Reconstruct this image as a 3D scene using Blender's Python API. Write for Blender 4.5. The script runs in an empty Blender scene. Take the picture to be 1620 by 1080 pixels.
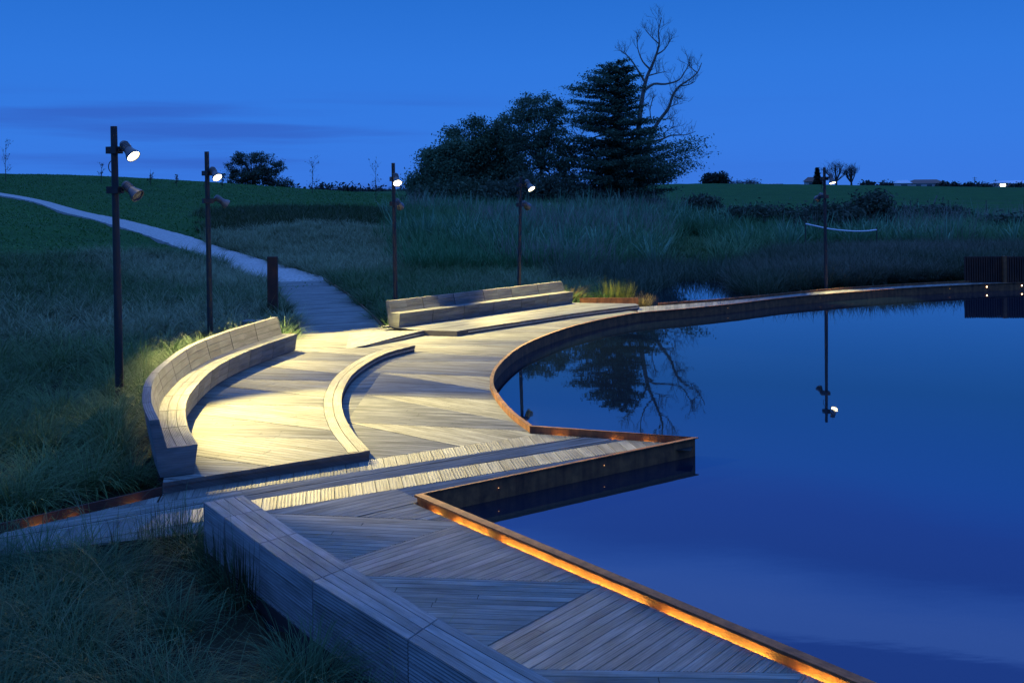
import bpy, math, random
import numpy as np
from mathutils import Vector, Matrix
rng = np.random.default_rng(11)
random.seed(11)
R_ = math.radians
scene = bpy.context.scene
COL = scene.collection

# ------------------------------------------------------------------ camera
F, CX, YH, CAMH, ROLL = 1575.0, 810.0, 297.0, 3.6, R_(-0.5)
RV = Vector((math.cos(ROLL), 0, math.sin(ROLL)))
UV_ = Vector((-math.sin(ROLL), 0, math.cos(ROLL)))
cam_d = bpy.data.cameras.new("camera")
cam_d.lens, cam_d.sensor_width = 35, 36
cam_d.shift_y = -(540 - YH) / 1620.0
cam_d.clip_start, cam_d.clip_end = 0.1, 6000
cam = bpy.data.objects.new("camera", cam_d)
COL.objects.link(cam)
M = Matrix.Identity(4)
for i in range(3):
    M[i][0], M[i][1], M[i][2] = RV[i], UV_[i], (0, -1, 0)[i]
M[2][3] = CAMH
cam.matrix_world = M
scene.camera = cam

# ------------------------------------------------------------------ world (dusk sky)
world = bpy.data.worlds.new("World")
scene.world = world
world.use_nodes = True
SKY_STRENGTH = 1.0
def build_world():
    nt = world.node_tree
    n, l = nt.nodes, nt.links
    n.clear()
    out = n.new('ShaderNodeOutputWorld')
    bg = n.new('ShaderNodeBackground')
    bg.inputs[1].default_value = SKY_STRENGTH
    tc = n.new('ShaderNodeTexCoord')
    sep = n.new('ShaderNodeSeparateXYZ')
    l.new(tc.outputs['Generated'], sep.inputs[0])
    ramp = n.new('ShaderNodeValToRGB')
    cr = ramp.color_ramp
    stops = [(0.0, (.042, .188, .75)), (.05, (.037, .195, .76)), (.12, (.029, .187, .73)), (.19, (.020, .158, .64)),
             (.30, (.030, .200, 1.10)), (.42, (.075, .28, 1.35)), (.65, (.15, .42, 1.35)), (1.0, (.17, .46, 1.40))]
    cr.elements[0].position, cr.elements[0].color = stops[0][0], (*stops[0][1], 1)
    cr.elements[1].position, cr.elements[1].color = stops[-1][0], (*stops[-1][1], 1)
    for p, c in stops[1:-1]:
        e = cr.elements.new(p)
        e.color = (*c, 1)
    l.new(sep.outputs['Z'], ramp.inputs[0])
    def math_(op, a, b=None, clamp=False):
        m = n.new('ShaderNodeMath'); m.operation = op; m.use_clamp = clamp
        for k, v in enumerate((a, b)):
            if v is None: continue
            if isinstance(v, (int, float)): m.inputs[k].default_value = v
            else: l.new(v, m.inputs[k])
        return m.outputs[0]
    def rng_(v, a, b, c, d):
        m = n.new('ShaderNodeMapRange'); m.interpolation_type = 'SMOOTHSTEP'
        l.new(v, m.inputs[0])
        for k, x in enumerate((a, b, c, d)): m.inputs[k + 1].default_value = x
        return m.outputs[0]
    X, Y, Z = sep.outputs
    # low streaks of cloud, left half of the sky
    mp = n.new('ShaderNodeMapping'); mp.inputs['Scale'].default_value = (2.6, 1.2, 44)
    mp.inputs['Rotation'].default_value = (0, R_(1.2), 0)
    mp.inputs['Location'].default_value = (.3, .0, .89)
    l.new(tc.outputs['Generated'], mp.inputs[0])
    nz = n.new('ShaderNodeTexNoise'); nz.inputs['Scale'].default_value = 1.0
    nz.inputs['Detail'].default_value = 5; nz.inputs['Roughness'].default_value = .5
    l.new(mp.outputs[0], nz.inputs[0])
    st = rng_(nz.outputs[0], .47, .70, 0, 1)
    st = math_('MULTIPLY', st, rng_(Z, .075, .10, 1, 0))
    st = math_('MULTIPLY', st, rng_(X, -.16, .02, 1, .12))
    # high broken cloud overhead, seen only in the water
    mp2 = n.new('ShaderNodeMapping'); mp2.inputs['Scale'].default_value = (1.3, 1.3, 5.5)
    mp2.inputs['Location'].default_value = (.2, .1, .25)
    l.new(tc.outputs['Generated'], mp2.inputs[0])
    nz2 = n.new('ShaderNodeTexNoise'); nz2.inputs['Scale'].default_value = 1.4
    nz2.inputs['Detail'].default_value = 5; nz2.inputs['Roughness'].default_value = .45
    l.new(mp2.outputs[0], nz2.inputs[0])
    wob = math_('MULTIPLY', math_('SUBTRACT', nz2.outputs[0], .5), .11)
    zw = math_('ADD', Z, wob)
    band1 = math_('MULTIPLY', rng_(zw, .255, .30, 0, 1), rng_(zw, .315, .35, 1, 0))
    band2 = math_('MULTIPLY', rng_(zw, .385, .398, 0, 1), rng_(zw, .50, .60, 1, 0))
    lite = math_('MULTIPLY', rng_(zw, .32, .37, 0, 1), rng_(zw, .385, .398, 1, 0))
    mix = n.new('ShaderNodeMix'); mix.data_type = 'RGBA'
    l.new(math_('MULTIPLY', st, .62), mix.inputs[0])
    l.new(ramp.outputs[0], mix.inputs[6])
    mix.inputs[7].default_value = (.032, .105, .50, 1)
    mix2 = n.new('ShaderNodeMix'); mix2.data_type = 'RGBA'
    l.new(math_('ADD', math_('MULTIPLY', band1, .62), math_('MULTIPLY', band2, .55)), mix2.inputs[0])
    l.new(mix.outputs[2], mix2.inputs[6])
    mix2.inputs[7].default_value = (.040, .13, .80, 1)
    mix3 = n.new('ShaderNodeMix'); mix3.data_type = 'RGBA'
    l.new(math_('MULTIPLY', lite, .5), mix3.inputs[0])
    l.new(mix2.outputs[2], mix3.inputs[6])
    mix3.inputs[7].default_value = (.17, .42, 1.5, 1)
    l.new(mix3.outputs[2], bg.inputs[0])
    l.new(bg.outputs[0], out.inputs[0])
build_world()
vs = scene.view_settings
vs.view_transform, vs.look, vs.exposure, vs.gamma = 'Standard', 'None', 0.0, 1.0
scene.cycles.max_bounces = 5
scene.cycles.diffuse_bounces = 2
scene.cycles.glossy_bounces = 3
scene.cycles.transmission_bounces = 2
scene.cycles.caustics_reflective = False
scene.cycles.caustics_refractive = False
scene.cycles.sample_clamp_indirect = 3.0
scene.cycles.use_denoising = True

# ------------------------------------------------------------------ pixel <-> world helpers
def ray(px, py):
    return Vector((0, 1, 0)) + RV * ((px - CX) / F) + UV_ * ((YH - py) / F)
def at(px, py, z=0.0):
    d = ray(px, py); t = (z - CAMH) / d.z
    return Vector((0, 0, CAMH)) + d * t
def pd(px, py, dist):
    return Vector((0, 0, CAMH)) + ray(px, py) * dist
def xy(v): return (v[0], v[1])
def lerp(a, b, t): return a + (b - a) * t
def catmull(pts, n=8, closed=False):
    P = [Vector(p) for p in pts]; out = []
    for i in range(len(P) - 1):
        p0, p1, p2, p3 = P[max(i - 1, 0)], P[i], P[i + 1], P[min(i + 2, len(P) - 1)]
        for k in range(n):
            t = k / n
            out.append(.5 * ((2 * p1) + (p2 - p0) * t + (2 * p0 - 5 * p1 + 4 * p2 - p3) * t * t + (3 * p1 - p0 - 3 * p2 + p3) * t ** 3))
    out.append(P[-1].copy())
    return out
def resample(pts, n):
    P = [Vector(p) for p in pts]
    L = [0.0]
    for a, b in zip(P, P[1:]): L.append(L[-1] + (b - a).length)
    out, j = [], 0
    for i in range(n + 1):
        s = L[-1] * i / n
        while j < len(P) - 2 and L[j + 1] < s: j += 1
        t = (s - L[j]) / max(L[j + 1] - L[j], 1e-9)
        out.append(P[j].lerp(P[j + 1], t))
    return out
def plen(pts): return sum((Vector(b) - Vector(a)).length for a, b in zip(pts, pts[1:]))
def offset(pts, d):
    """offset a polyline to its left by d in plan"""
    P = [Vector(p) for p in pts]; out = []
    for i in range(len(P)):
        a, b = P[max(i - 1, 0)], P[min(i + 1, len(P) - 1)]
        t = (b - a); t.z = 0; t.normalize()
        k = 1.0
        if 0 < i < len(P) - 1:
            t1 = (P[i] - P[i - 1]); t1.z = 0; t1.normalize()
            nrm = Vector((-t.y, t.x, 0)); n1 = Vector((-t1.y, t1.x, 0))
            k = 1 / max(nrm.dot(n1), .45)
        out.append(P[i] + Vector((-t.y, t.x, 0)) * d * k)
    return out

# ------------------------------------------------------------------ object helpers
ORIGIN = {}
def tag(o, label=None, cat=None, group=None, kind=None):
    if label: o['label'] = label
    if cat: o['category'] = cat
    if group: o['group'] = group
    if kind: o['kind'] = kind
    return o
def thing(name, loc, label, cat, group=None):
    o = bpy.data.objects.new(name, None); COL.objects.link(o)
    o.empty_display_size = .2
    o.location = loc
    ORIGIN[o] = Vector(loc)
    return tag(o, label, cat, group)
class MB:
    def __init__(s): s.v, s.f, s.uv, s.c = [], [], [], []
    def face(s, pts, uvs=None, tone=1.0):
        b = len(s.v)
        s.v.extend(tuple(p) for p in pts)
        s.f.append(tuple(range(b, b + len(pts))))
        s.uv.extend(uvs if uvs else [(p[0] + p[2] * .3, p[1] + p[2]) for p in pts])
        s.c.extend([tone] * len(pts))
    def box(s, c, size, rot=None, tone=1.0):
        hx, hy, hz = [k / 2 for k in size]
        P = [Vector((x, y, z)) for x in (-hx, hx) for y in (-hy, hy) for z in (-hz, hz)]
        if rot: P = [rot @ p for p in P]
        P = [p + Vector(c) for p in P]
        for q in ((0, 1, 3, 2), (4, 6, 7, 5), (0, 4, 5, 1), (2, 3, 7, 6), (0, 2, 6, 4), (1, 5, 7, 3)):
            s.face([P[i] for i in q], tone=tone)
    def tube(s, pts, rad, n=8, cap=True):
        P = [Vector(p) for p in pts]
        if not hasattr(rad, '__len__'): rad = [rad] * len(P)
        rings = []; prev = None
        for i, p in enumerate(P):
            t = (P[min(i + 1, len(P) - 1)] - P[max(i - 1, 0)]).normalized()
            if prev is None:
                a = Vector((1, 0, 0)) if abs(t.x) < .8 else Vector((0, 1, 0))
            else: a = prev
            b = t.cross(a).normalized(); a = b.cross(t).normalized(); prev = a
            rings.append([p + (a * math.cos(2 * math.pi * k / n) + b * math.sin(2 * math.pi * k / n)) * rad[i] for k in range(n)])
        for r0, r1 in zip(rings, rings[1:]):
            for k in range(n):
                s.face([r0[k], r0[(k + 1) % n], r1[(k + 1) % n], r1[k]])
        if cap:
            s.face(list(reversed(rings[0]))); s.face(rings[-1])
    def lathe(s, o, axis, prof, n=20):
        """prof: (distance along the axis, radius)"""
        ax = Vector(axis).normalized()
        a = Vector((0, 0, 1)) if abs(ax.z) < .9 else Vector((1, 0, 0))
        b = ax.cross(a).normalized(); a = b.cross(ax).normalized()
        R = [[Vector(o) + ax * d + (a * math.cos(2 * math.pi * k / n) + b * math.sin(2 * math.pi * k / n)) * r for k in range(n)] for d, r in prof]
        for r0, r1 in zip(R, R[1:]):
            for k in range(n): s.face([r0[k], r0[(k + 1) % n], r1[(k + 1) % n], r1[k]])
    def build(s, name, mat, parent=None, smooth=False, merge=False):
        me = bpy.data.meshes.new(name)
        off = ORIGIN.get(parent, Vector((0, 0, 0))) if parent else Vector((0, 0, 0))
        v = np.array(s.v, dtype=np.float64).reshape(-1, 3) - np.array(off)
        me.from_pydata(v.tolist(), [], s.f)
        u = me.uv_layers.new(name="UVMap")
        u.data.foreach_set("uv", np.array(s.uv, dtype=np.float32).ravel())
        ca = me.color_attributes.new("tone", 'FLOAT_COLOR', 'CORNER')
        c = np.array(s.c, dtype=np.float32)
        ca.data.foreach_set("color", np.stack([c, c, c, np.ones_like(c)], 1).ravel())
        if merge or smooth:
            import bmesh
            bm = bmesh.new(); bm.from_mesh(me)
            bmesh.ops.remove_doubles(bm, verts=bm.verts, dist=1e-5)
            bm.to_mesh(me); bm.free()
        if smooth:
            me.polygons.foreach_set("use_smooth", [True] * len(me.polygons))
            try: me.set_sharp_from_angle(angle=R_(40))
            except Exception: pass
        me.materials.append(mat)
        o = bpy.data.objects.new(name, me); COL.objects.link(o)
        if parent:
            o.parent = parent
            ORIGIN[o] = off
        return o

# ------------------------------------------------------------------ materials
def mat_base(name):
    m = bpy.data.materials.new(name); m.use_nodes = True
    nt = m.node_tree
    return m, nt.nodes, nt.links, nt.nodes['Principled BSDF']
def noise(n, l, vec, scale, detail=4, rough=.55):
    t = n.new('ShaderNodeTexNoise')
    t.inputs['Scale'].default_value = scale; t.inputs['Detail'].default_value = detail
    t.inputs['Roughness'].default_value = rough
    if vec is not None: l.new(vec, t.inputs['Vector'])
    return t
def ramp(n, l, fac, c0, c1, p0=.3, p1=.7):
    r = n.new('ShaderNodeValToRGB')
    r.color_ramp.elements[0].position, r.color_ramp.elements[1].position = p0, p1
    r.color_ramp.elements[0].color, r.color_ramp.elements[1].color = (*c0, 1), (*c1, 1)
    l.new(fac, r.inputs[0])
    return r
def mixc(n, l, a, b, fac, mode='MIX'):
    m = n.new('ShaderNodeMix'); m.data_type = 'RGBA'; m.blend_type = mode
    if isinstance(fac, float): m.inputs[0].default_value = fac
    else: l.new(fac, m.inputs[0])
    for k, v in ((6, a), (7, b)):
        if isinstance(v, tuple): m.inputs[k].default_value = (*v, 1)
        else: l.new(v, m.inputs[k])
    return m.outputs[2]
def bump(n, l, h, strength, dist, p):
    b = n.new('ShaderNodeBump'); b.inputs['Strength'].default_value = strength; b.inputs['Distance'].default_value = dist
    l.new(h, b.inputs['Height']); l.new(b.outputs[0], p.inputs['Normal'])

def wood_mat(name, c0, c1):
    m, n, l, p = mat_base(name)
    uv = n.new('ShaderNodeUVMap')
    mp = n.new('ShaderNodeMapping'); mp.inputs['Scale'].default_value = (1.6, 55, 1)
    l.new(uv.outputs[0], mp.inputs[0])
    g = noise(n, l, mp.outputs[0], 1.0, 6, .65)
    mp2 = n.new('ShaderNodeMapping'); mp2.inputs['Scale'].default_value = (1.2, 5, 1)
    l.new(uv.outputs[0], mp2.inputs[0])
    st = noise(n, l, mp2.outputs[0], 1.0, 5, .6)
    r = ramp(n, l, g.outputs[0], c0, c1, .28, .72)
    stain = ramp(n, l, st.outputs[0], (.50, .49, .46), (1.08, 1.07, 1.05), .30, .60)
    c = mixc(n, l, r.outputs[0], stain.outputs[0], 1.0, 'MULTIPLY')
    at_ = n.new('ShaderNodeVertexColor'); at_.layer_name = "tone"
    c = mixc(n, l, c, at_.outputs[0], 1.0, 'MULTIPLY')
    l.new(c, p.inputs['Base Color'])
    p.inputs['Roughness'].default_value = .62
    p.inputs['Specular IOR Level'].default_value = .35
    bump(n, l, g.outputs[0], .35, .003, p)
    return m
def rust_mat(name, c0, c1, scale=6):
    m, n, l, p = mat_base(name)
    tc = n.new('ShaderNodeTexCoord')
    a = noise(n, l, tc.outputs['Object'], scale, 8, .65)
    mp = n.new('ShaderNodeMapping'); mp.inputs['Scale'].default_value = (9, 9, 1.2)
    l.new(tc.outputs['Object'], mp.inputs[0])
    b = noise(n, l, mp.outputs[0], 1.0, 5, .6)
    r = ramp(n, l, a.outputs[0], c0, c1, .3, .68)
    s = ramp(n, l, b.outputs[0], (.55, .5, .5), (1.1, 1.1, 1.1), .3, .6)
    l.new(mixc(n, l, r.outputs[0], s.outputs[0], 1.0, 'MULTIPLY'), p.inputs['Base Color'])
    p.inputs['Roughness'].default_value = .75
    bump(n, l, a.outputs[0], .3, .004, p)
    return m
def plain_mat(name, col, rough=.5, metal=0.0, var=.25, scale=8):
    m, n, l, p = mat_base(name)
    tc = n.new('ShaderNodeTexCoord')
    a = noise(n, l, tc.outputs['Object'], scale, 5)
    lo = tuple(k * (1 - var) for k in col); hi = tuple(min(1, k * (1 + var)) for k in col)
    r = ramp(n, l, a.outputs[0], lo, hi)
    l.new(r.outputs[0], p.inputs['Base Color'])
    p.inputs['Roughness'].default_value = rough; p.inputs['Metallic'].default_value = metal
    return m
def emit_mat(name, col, strength):
    m, n, l, p = mat_base(name)
    p.inputs['Base Color'].default_value = (*col, 1)
    p.inputs['Emission Color'].default_value = (*col, 1)
    p.inputs['Emission Strength'].default_value = strength
    return m
def leaf_mat(name, trans=.25, rough=.6):
    m, n, l, p = mat_base(name)
    at_ = n.new('ShaderNodeVertexColor'); at_.layer_name = "tone"
    l.new(at_.outputs[0], p.inputs['Base Color'])
    p.inputs['Roughness'].default_value = rough
    p.inputs['Specular IOR Level'].default_value = .25
    tr = n.new('ShaderNodeBsdfTranslucent'); l.new(at_.outputs[0], tr.inputs[0])
    mx = n.new('ShaderNodeMixShader'); mx.inputs[0].default_value = trans
    out = n['Material Output']
    l.new(p.outputs[0], mx.inputs[1]); l.new(tr.outputs[0], mx.inputs[2]); l.new(mx.outputs[0], out.inputs[0])
    return m
def ground_mat():
    m, n, l, p = mat_base("turf_and_soil")
    tc = n.new('ShaderNodeTexCoord')
    a = noise(n, l, tc.outputs['Object'], .35, 8, .6)
    b = noise(n, l, tc.outputs['Object'], 5, 6, .7)
    big = ramp(n, l, a.outputs[0], (.018, .078, .014), (.034, .112, .020), .35, .65)
    fine = ramp(n, l, b.outputs[0], (.6, .62, .6), (1.25, 1.2, 1.2), .3, .7)
    turf = mixc(n, l, big.outputs[0], fine.outputs[0], 1.0, 'MULTIPLY')
    soil = ramp(n, l, b.outputs[0], (.018, .018, .010), (.035, .038, .020))
    at_ = n.new('ShaderNodeVertexColor'); at_.layer_name = "tone"
    l.new(mixc(n, l, turf, soil.outputs[0], at_.outputs[0]), p.inputs['Base Color'])
    p.inputs['Roughness'].default_value = .9; p.inputs['Specular IOR Level'].default_value = .1
    bump(n, l, b.outputs[0], .9, .12, p)
    return m
def water_mat():
    m, n, l, p = mat_base("lake_water")
    p.inputs['Base Color'].default_value = (.004, .010, .022, 1)
    p.inputs['Roughness'].default_value = .012
    p.inputs['IOR'].default_value = 2.0
    tc = n.new('ShaderNodeTexCoord')
    mp = n.new('ShaderNodeMapping'); mp.inputs['Scale'].default_value = (1.0, 2.2, 1)
    l.new(tc.outputs['Object'], mp.inputs[0])
    a = noise(n, l, mp.outputs[0], 1.3, 3, .5)
    bump(n, l, a.outputs[0], .010, .05, p)
    return m
WOOD = wood_mat("weathered_decking", (.115, .123, .112), (.265, .278, .252))
WOODB = wood_mat("weathered_bench_timber", (.088, .093, .088), (.19, .20, .19))
WOODC = wood_mat("pale_bench_timber", (.14, .147, .14), (.29, .305, .29))  # paler tone of the bench timber, for the block bench
WOODR = wood_mat("dark_riser_timber", (.06, .056, .05), (.14, .13, .115))  # darker tone than the decking, for the riser faces
RUST = rust_mat("weathering_steel", (.085, .032, .012), (.27, .105, .030))
RUSTD = rust_mat("dark_weathering_steel", (.028, .011, .007), (.085, .028, .012), 3)
POLE = plain_mat("brown_black_pole_steel", (.022, .017, .015), .55)
HOUSING = plain_mat("grey_lamp_housing", (.13, .12, .115), .45, .2)
DARK = plain_mat("dark_shade_backing", (.012, .011, .010), .9)  # near-black that stands in for shade behind and under boards
METAL = plain_mat("dull_aluminium_channel", (.42, .42, .42), .35, .8)
CONC = plain_mat("pale_concrete", (.36, .345, .31), .85, 0, .38, 9)
BARK = plain_mat("dark_bark", (.05, .040, .032), .9)
DEADW = plain_mat("silvery_dead_wood", (.15, .13, .11), .85)
LEAF = leaf_mat("foliage")
GRASS = leaf_mat("grass_blades", .3, .65)
WHITE = plain_mat("white_hose_plastic", (.72, .72, .72), .5, 0, .08)
LENS = emit_mat("lit_lamp_lens", (1.0, .86, .52), 14)
LENSOFF = plain_mat("unlit_lamp_glass", (.10, .10, .11), .15)
LED = emit_mat("amber_led_strip", (1.0, .56, .085), 190)
LEDLOW = emit_mat("dim_amber_led_strip", (1.0, .54, .08), 75)
LEDDOT = emit_mat("small_warm_led", (1.0, .55, .18), 1.4)
DOTB = emit_mat("small_bright_led", (1.0, .72, .35), 12)
WARMCOL = (1.0, .78, .27)

# ------------------------------------------------------------------ ground
CTRL = []
def cp(x, y, z): CTRL.append((x, y, z))
for p in ((-6.6, 16.7, -.08), (-7, 11.2, -.12), (-12, 11, 0), (-4, 9, -.12), (-4, 5, -.1), (0, 4, -.1), (-9, 6, -.05), (-9, 14, -.02), (-14, 16, .2),
          (-10, 20, .05), (-8.2, 24.4, -.05), (-12, 27, .3), (-6, 28, -.1), (-6.5, 33, -.1), (-5, 36, -.1), (-2, 38, -.15), (2, 39, -.15), (0, 33.5, -.12), (-3, 33, -.12),
          (-8, 37, -.05), (-12, 38, .15), (0, 50, .3), (8, 58, .5), (-4, 60, 1.0), (0, 78, 1.9), (8, 78, 1.85), (-8, 80, 1.9), (15, 75, 1.3),
          (9.5, 35.3, -.1), (11.5, 36, -.03), (15.5, 37.5, -.03), (22, 42, 0), (12, 45, 0.05), (17, 50, .05), (20, 60, .2), (30, 60, .3), (12, 60, .25), (30, 45, .1), (45, 60, .4),
          (5.8, 33.8, -.5), (7, 36, -.5), (6.5, 40, -.5), (7.5, 44, -.45), (4.5, 36, -.4),
          (4, 20, -.9), (10, 25, -.9), (8, 10, -.9), (15, 15, -.9), (25, 25, -.9), (20, 33, -.6), (32, 36, -.5), (3, 8, -.7), (.6, 18, -.7), (45, 30, -.6), (45, 10, -.9), (12, 4, -.8), (11, 31, -.7), (16, 34, -.6), (4, 26.5, -.7),
          (-2, 15, -.45), (-.5, 10, -.45), (-2, 27, -.35), (2, 29, -.45), (-3.5, 20, -.4), (1, 7, -.4), (-4.6, 11.3, -.3), (-2, 22, -.45),
          (-20, 5, .6), (0, -10, .6), (15, -10, 0), (-20, -10, 1.0)): cp(*p)
for px, py, d, dz in ((250, 390, 45, -.45), (100, 390, 40, -.45), (0, 395, 38, -.45), (0, 350, 60, 0), (100, 360, 55, 0), (420, 425, 43, -.03), (333, 399, 50, -.03), (187, 352, 64, -.03),
                      (100, 331, 75, -.03), (0, 308, 90, -.03), (-120, 288, 105, 0), (0, 278, 112, 0), (180, 283, 112, 0), (330, 292, 110, 0), (470, 305, 105, 0), (560, 318, 95, 0), (630, 327, 85, 0), (-250, 268, 118, 0),
                      (500, 350, 60, -.35), (400, 340, 70, -.1), (500, 400, 48, -.4), (600, 440, 40, -.2), (1080, 291, 200, 0), (1200, 297, 240, 0), (1200, 335, 95, 0), (1500, 335, 95, 0), (1620, 335, 95, 0),
                      (1350, 297.5, 330, 0), (1600, 297.5, 420, 0), (1900, 298, 420, 0), (980, 331, 78, 0), (800, 300, 220, 0), (560, 321, 170, 0), (300, 305, 180, 0), (0, 300, 190, 0)):
    q = pd(px, py, d); cp(q.x, q.y, q.z + dz)
PATH_UP = [at(513, 443.5, .0)] + [pd(a, b, d) for a, b, d in ((433, 418, 45.2), (333, 387, 52.5), (277, 369, 57.5), (187, 346, 66.5), (100, 326, 77), (0, 306, 92), (-160, 284, 110))]
PATH_LO = [at(426, 446, .0)] + [pd(a, b, d) for a, b, d in ((385, 433, 41.6), (318, 407, 48), (253, 382, 54.2), (180, 359, 61.8), (96, 336, 73), (0, 310, 88), (-170, 286, 106))]
CTRL = [c for c in CTRL if min((Vector((c[0], c[1], 0)) - Vector((q.x, q.y, 0))).length for q in PATH_UP + PATH_LO) > 2.2]
for q in PATH_UP + PATH_LO: cp(q.x, q.y, q.z - .06)
CT = np.array(CTRL)
def _phi(r2): return .5 * r2 * np.log(r2 + 1e-6)
def _fit():
    s = 50.0
    P = CT[:, :2] / s; n = len(P)
    K = _phi(((P[:, None] - P[None]) ** 2).sum(-1)) + np.eye(n) * 2e-4
    A = np.zeros((n + 3, n + 3)); A[:n, :n] = K
    A[:n, n] = 1; A[:n, n + 1:] = P; A[n, :n] = 1; A[n + 1:, :n] = P.T
    return s, P, np.linalg.solve(A, np.concatenate([CT[:, 2], np.zeros(3)]))
_S, _P, _W = _fit()
def hz(x, y):
    x = np.atleast_1d(np.asarray(x, float)); y = np.atleast_1d(np.asarray(y, float))
    r = np.hypot(x, y); k = np.where(r > 430, 430 / np.maximum(r, 1e-6), 1.0)
    Q = np.stack([x * k, y * k], 1) / _S
    out = np.empty(len(Q))
    for a in range(0, len(Q), 20000):
        q = Q[a:a + 20000]
        out[a:a + 20000] = _phi(((q[:, None] - _P[None]) ** 2).sum(-1)) @ _W[:len(_P)] + _W[len(_P)] + q @ _W[len(_P) + 1:]
    out = np.clip(out, -1.2, 7.5)
    far = np.clip((r - 450) / 900, 0, 1)
    return out * (1 - far) + np.minimum(out, 1.2) * far
_hz0 = hz
DRY = []
def hz(x, y):
    z = _hz0(x, y)
    for poly in DRY:
        m = in_poly(np.atleast_1d(np.asarray(x, float)), np.atleast_1d(np.asarray(y, float)), poly)
        z = np.where(m, np.maximum(z, -.10), z)
    return z
def hz1(x, y): return float(hz(x, y)[0])

def in_poly(x, y, poly):
    c = np.zeros(len(x), bool); n = len(poly)
    for i in range(n):
        x0, y0 = poly[i][0], poly[i][1]; x1, y1 = poly[(i + 1) % n][0], poly[(i + 1) % n][1]
        if y0 == y1: continue
        hit = ((y0 > y) != (y1 > y)) & (x < (x1 - x0) * (y - y0) / (y1 - y0) + x0)
        c ^= hit
    return c

# ------------------------------------------------------------------ plan of the deck (traced on the ground, metres)
W0 = Vector((4.3, 4.75, 0)); W1 = at(660, 780, .1); W2 = at(1097, 690, .1); W3 = at(838, 673, .1)
CURVE = catmull([W3] + [at(a, b, .1) for a, b in ((808, 651), (785, 625), (775, 602), (785, 577), (816, 550), (856, 531), (915, 512), (999, 495), (1080, 487.5), (1160, 479.5), (1235, 470.5), (1308, 464), (1413, 456), (1513, 450.5), (1590, 447), (1690, 444))], 8)
for lst in (CURVE,):
    for p in lst: p.z = 0
W1.z = W2.z = W3.z = 0
PATH_REAR = catmull([at(a, b, .06) for a, b in ((1008, 482.5), (1085, 477), (1160, 471.5), (1235, 464.5), (1308, 457.5), (1413, 450.5), (1513, 445.3), (1600, 442), (1700, 439))], 8)
for p in PATH_REAR: p.z = 0
iSPLIT = min(range(len(CURVE)), key=lambda i: (CURVE[i] - at(1010, 493.5, .1)).length)
CURVE_MAIN, CURVE_PATH = CURVE[:iSPLIT + 1], CURVE[iSPLIT:]
BW_R = catmull([at(a, b, .0) for a, b in ((606, 518), (575, 488), (545, 463), (513, 443.5))], 8)
BW_L = catmull([at(a, b, .0) for a, b in ((476, 526), (472, 510), (456, 482), (426, 446))], 8)
# left bench arc: seat front edge
LB = catmull([at(a, b, .50) for a, b in ((313, 702), (296, 670), (295, 635), (313, 607), (347, 577), (400, 552), (470, 528))], 8)
for p in LB: p.z = 0
LB_BACK = offset(LB, .38)
LK0, LK1 = at(256, 768, .1), at(-160, 862, .1)
LK0.z = LK1.z = 0
LOW = [at(a, b, 0) for a, b in ((-160, 905), (20, 876), (165, 858), (322, 842))]
# block bench: outer top edge and inner top edge
BB_OUT = catmull([at(a, b, .45) for a, b in ((322, 794), (383, 839), (467, 901), (587, 975), (757, 1080), (960, 1205))], 6)
BB_IN = catmull([at(a, b, .45) for a, b in ((385, 782), (455, 832), (553, 894), (679, 970), (816, 1036), (990, 1140))], 6)
for p in BB_OUT + BB_IN: p.z = 0
FB0, FB1 = at(633, 496, .48), at(907, 461.5, .48)
FB0.z = FB1.z = 0
fdir = (FB1 - FB0).normalized(); fnrm = Vector((-fdir.y, fdir.x, 0))
FB_BACK0, FB_BACK1 = FB0 + fnrm * .6 - fdir * .1, FB1 + fnrm * .6 + fdir * .1
kdN = (W1 - W0).normalized(); kdL = (LK0 - LK1).normalized(); kdS = (W3 - W2).normalized()
D_MAIN = [W0, W1, W2] + CURVE_MAIN + [PATH_REAR[0], at(1005, 478, .06), at(917, 478.5, .06), FB_BACK1, FB_BACK0, BW_R[0], BW_L[0]] + list(reversed(LB_BACK)) + [LK0, LK1] + LOW + BB_OUT[1:] + [Vector((1.2, 4.2, 0))]
D_MAIN = [Vector((p.x, p.y, 0)) for p in D_MAIN]

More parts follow.
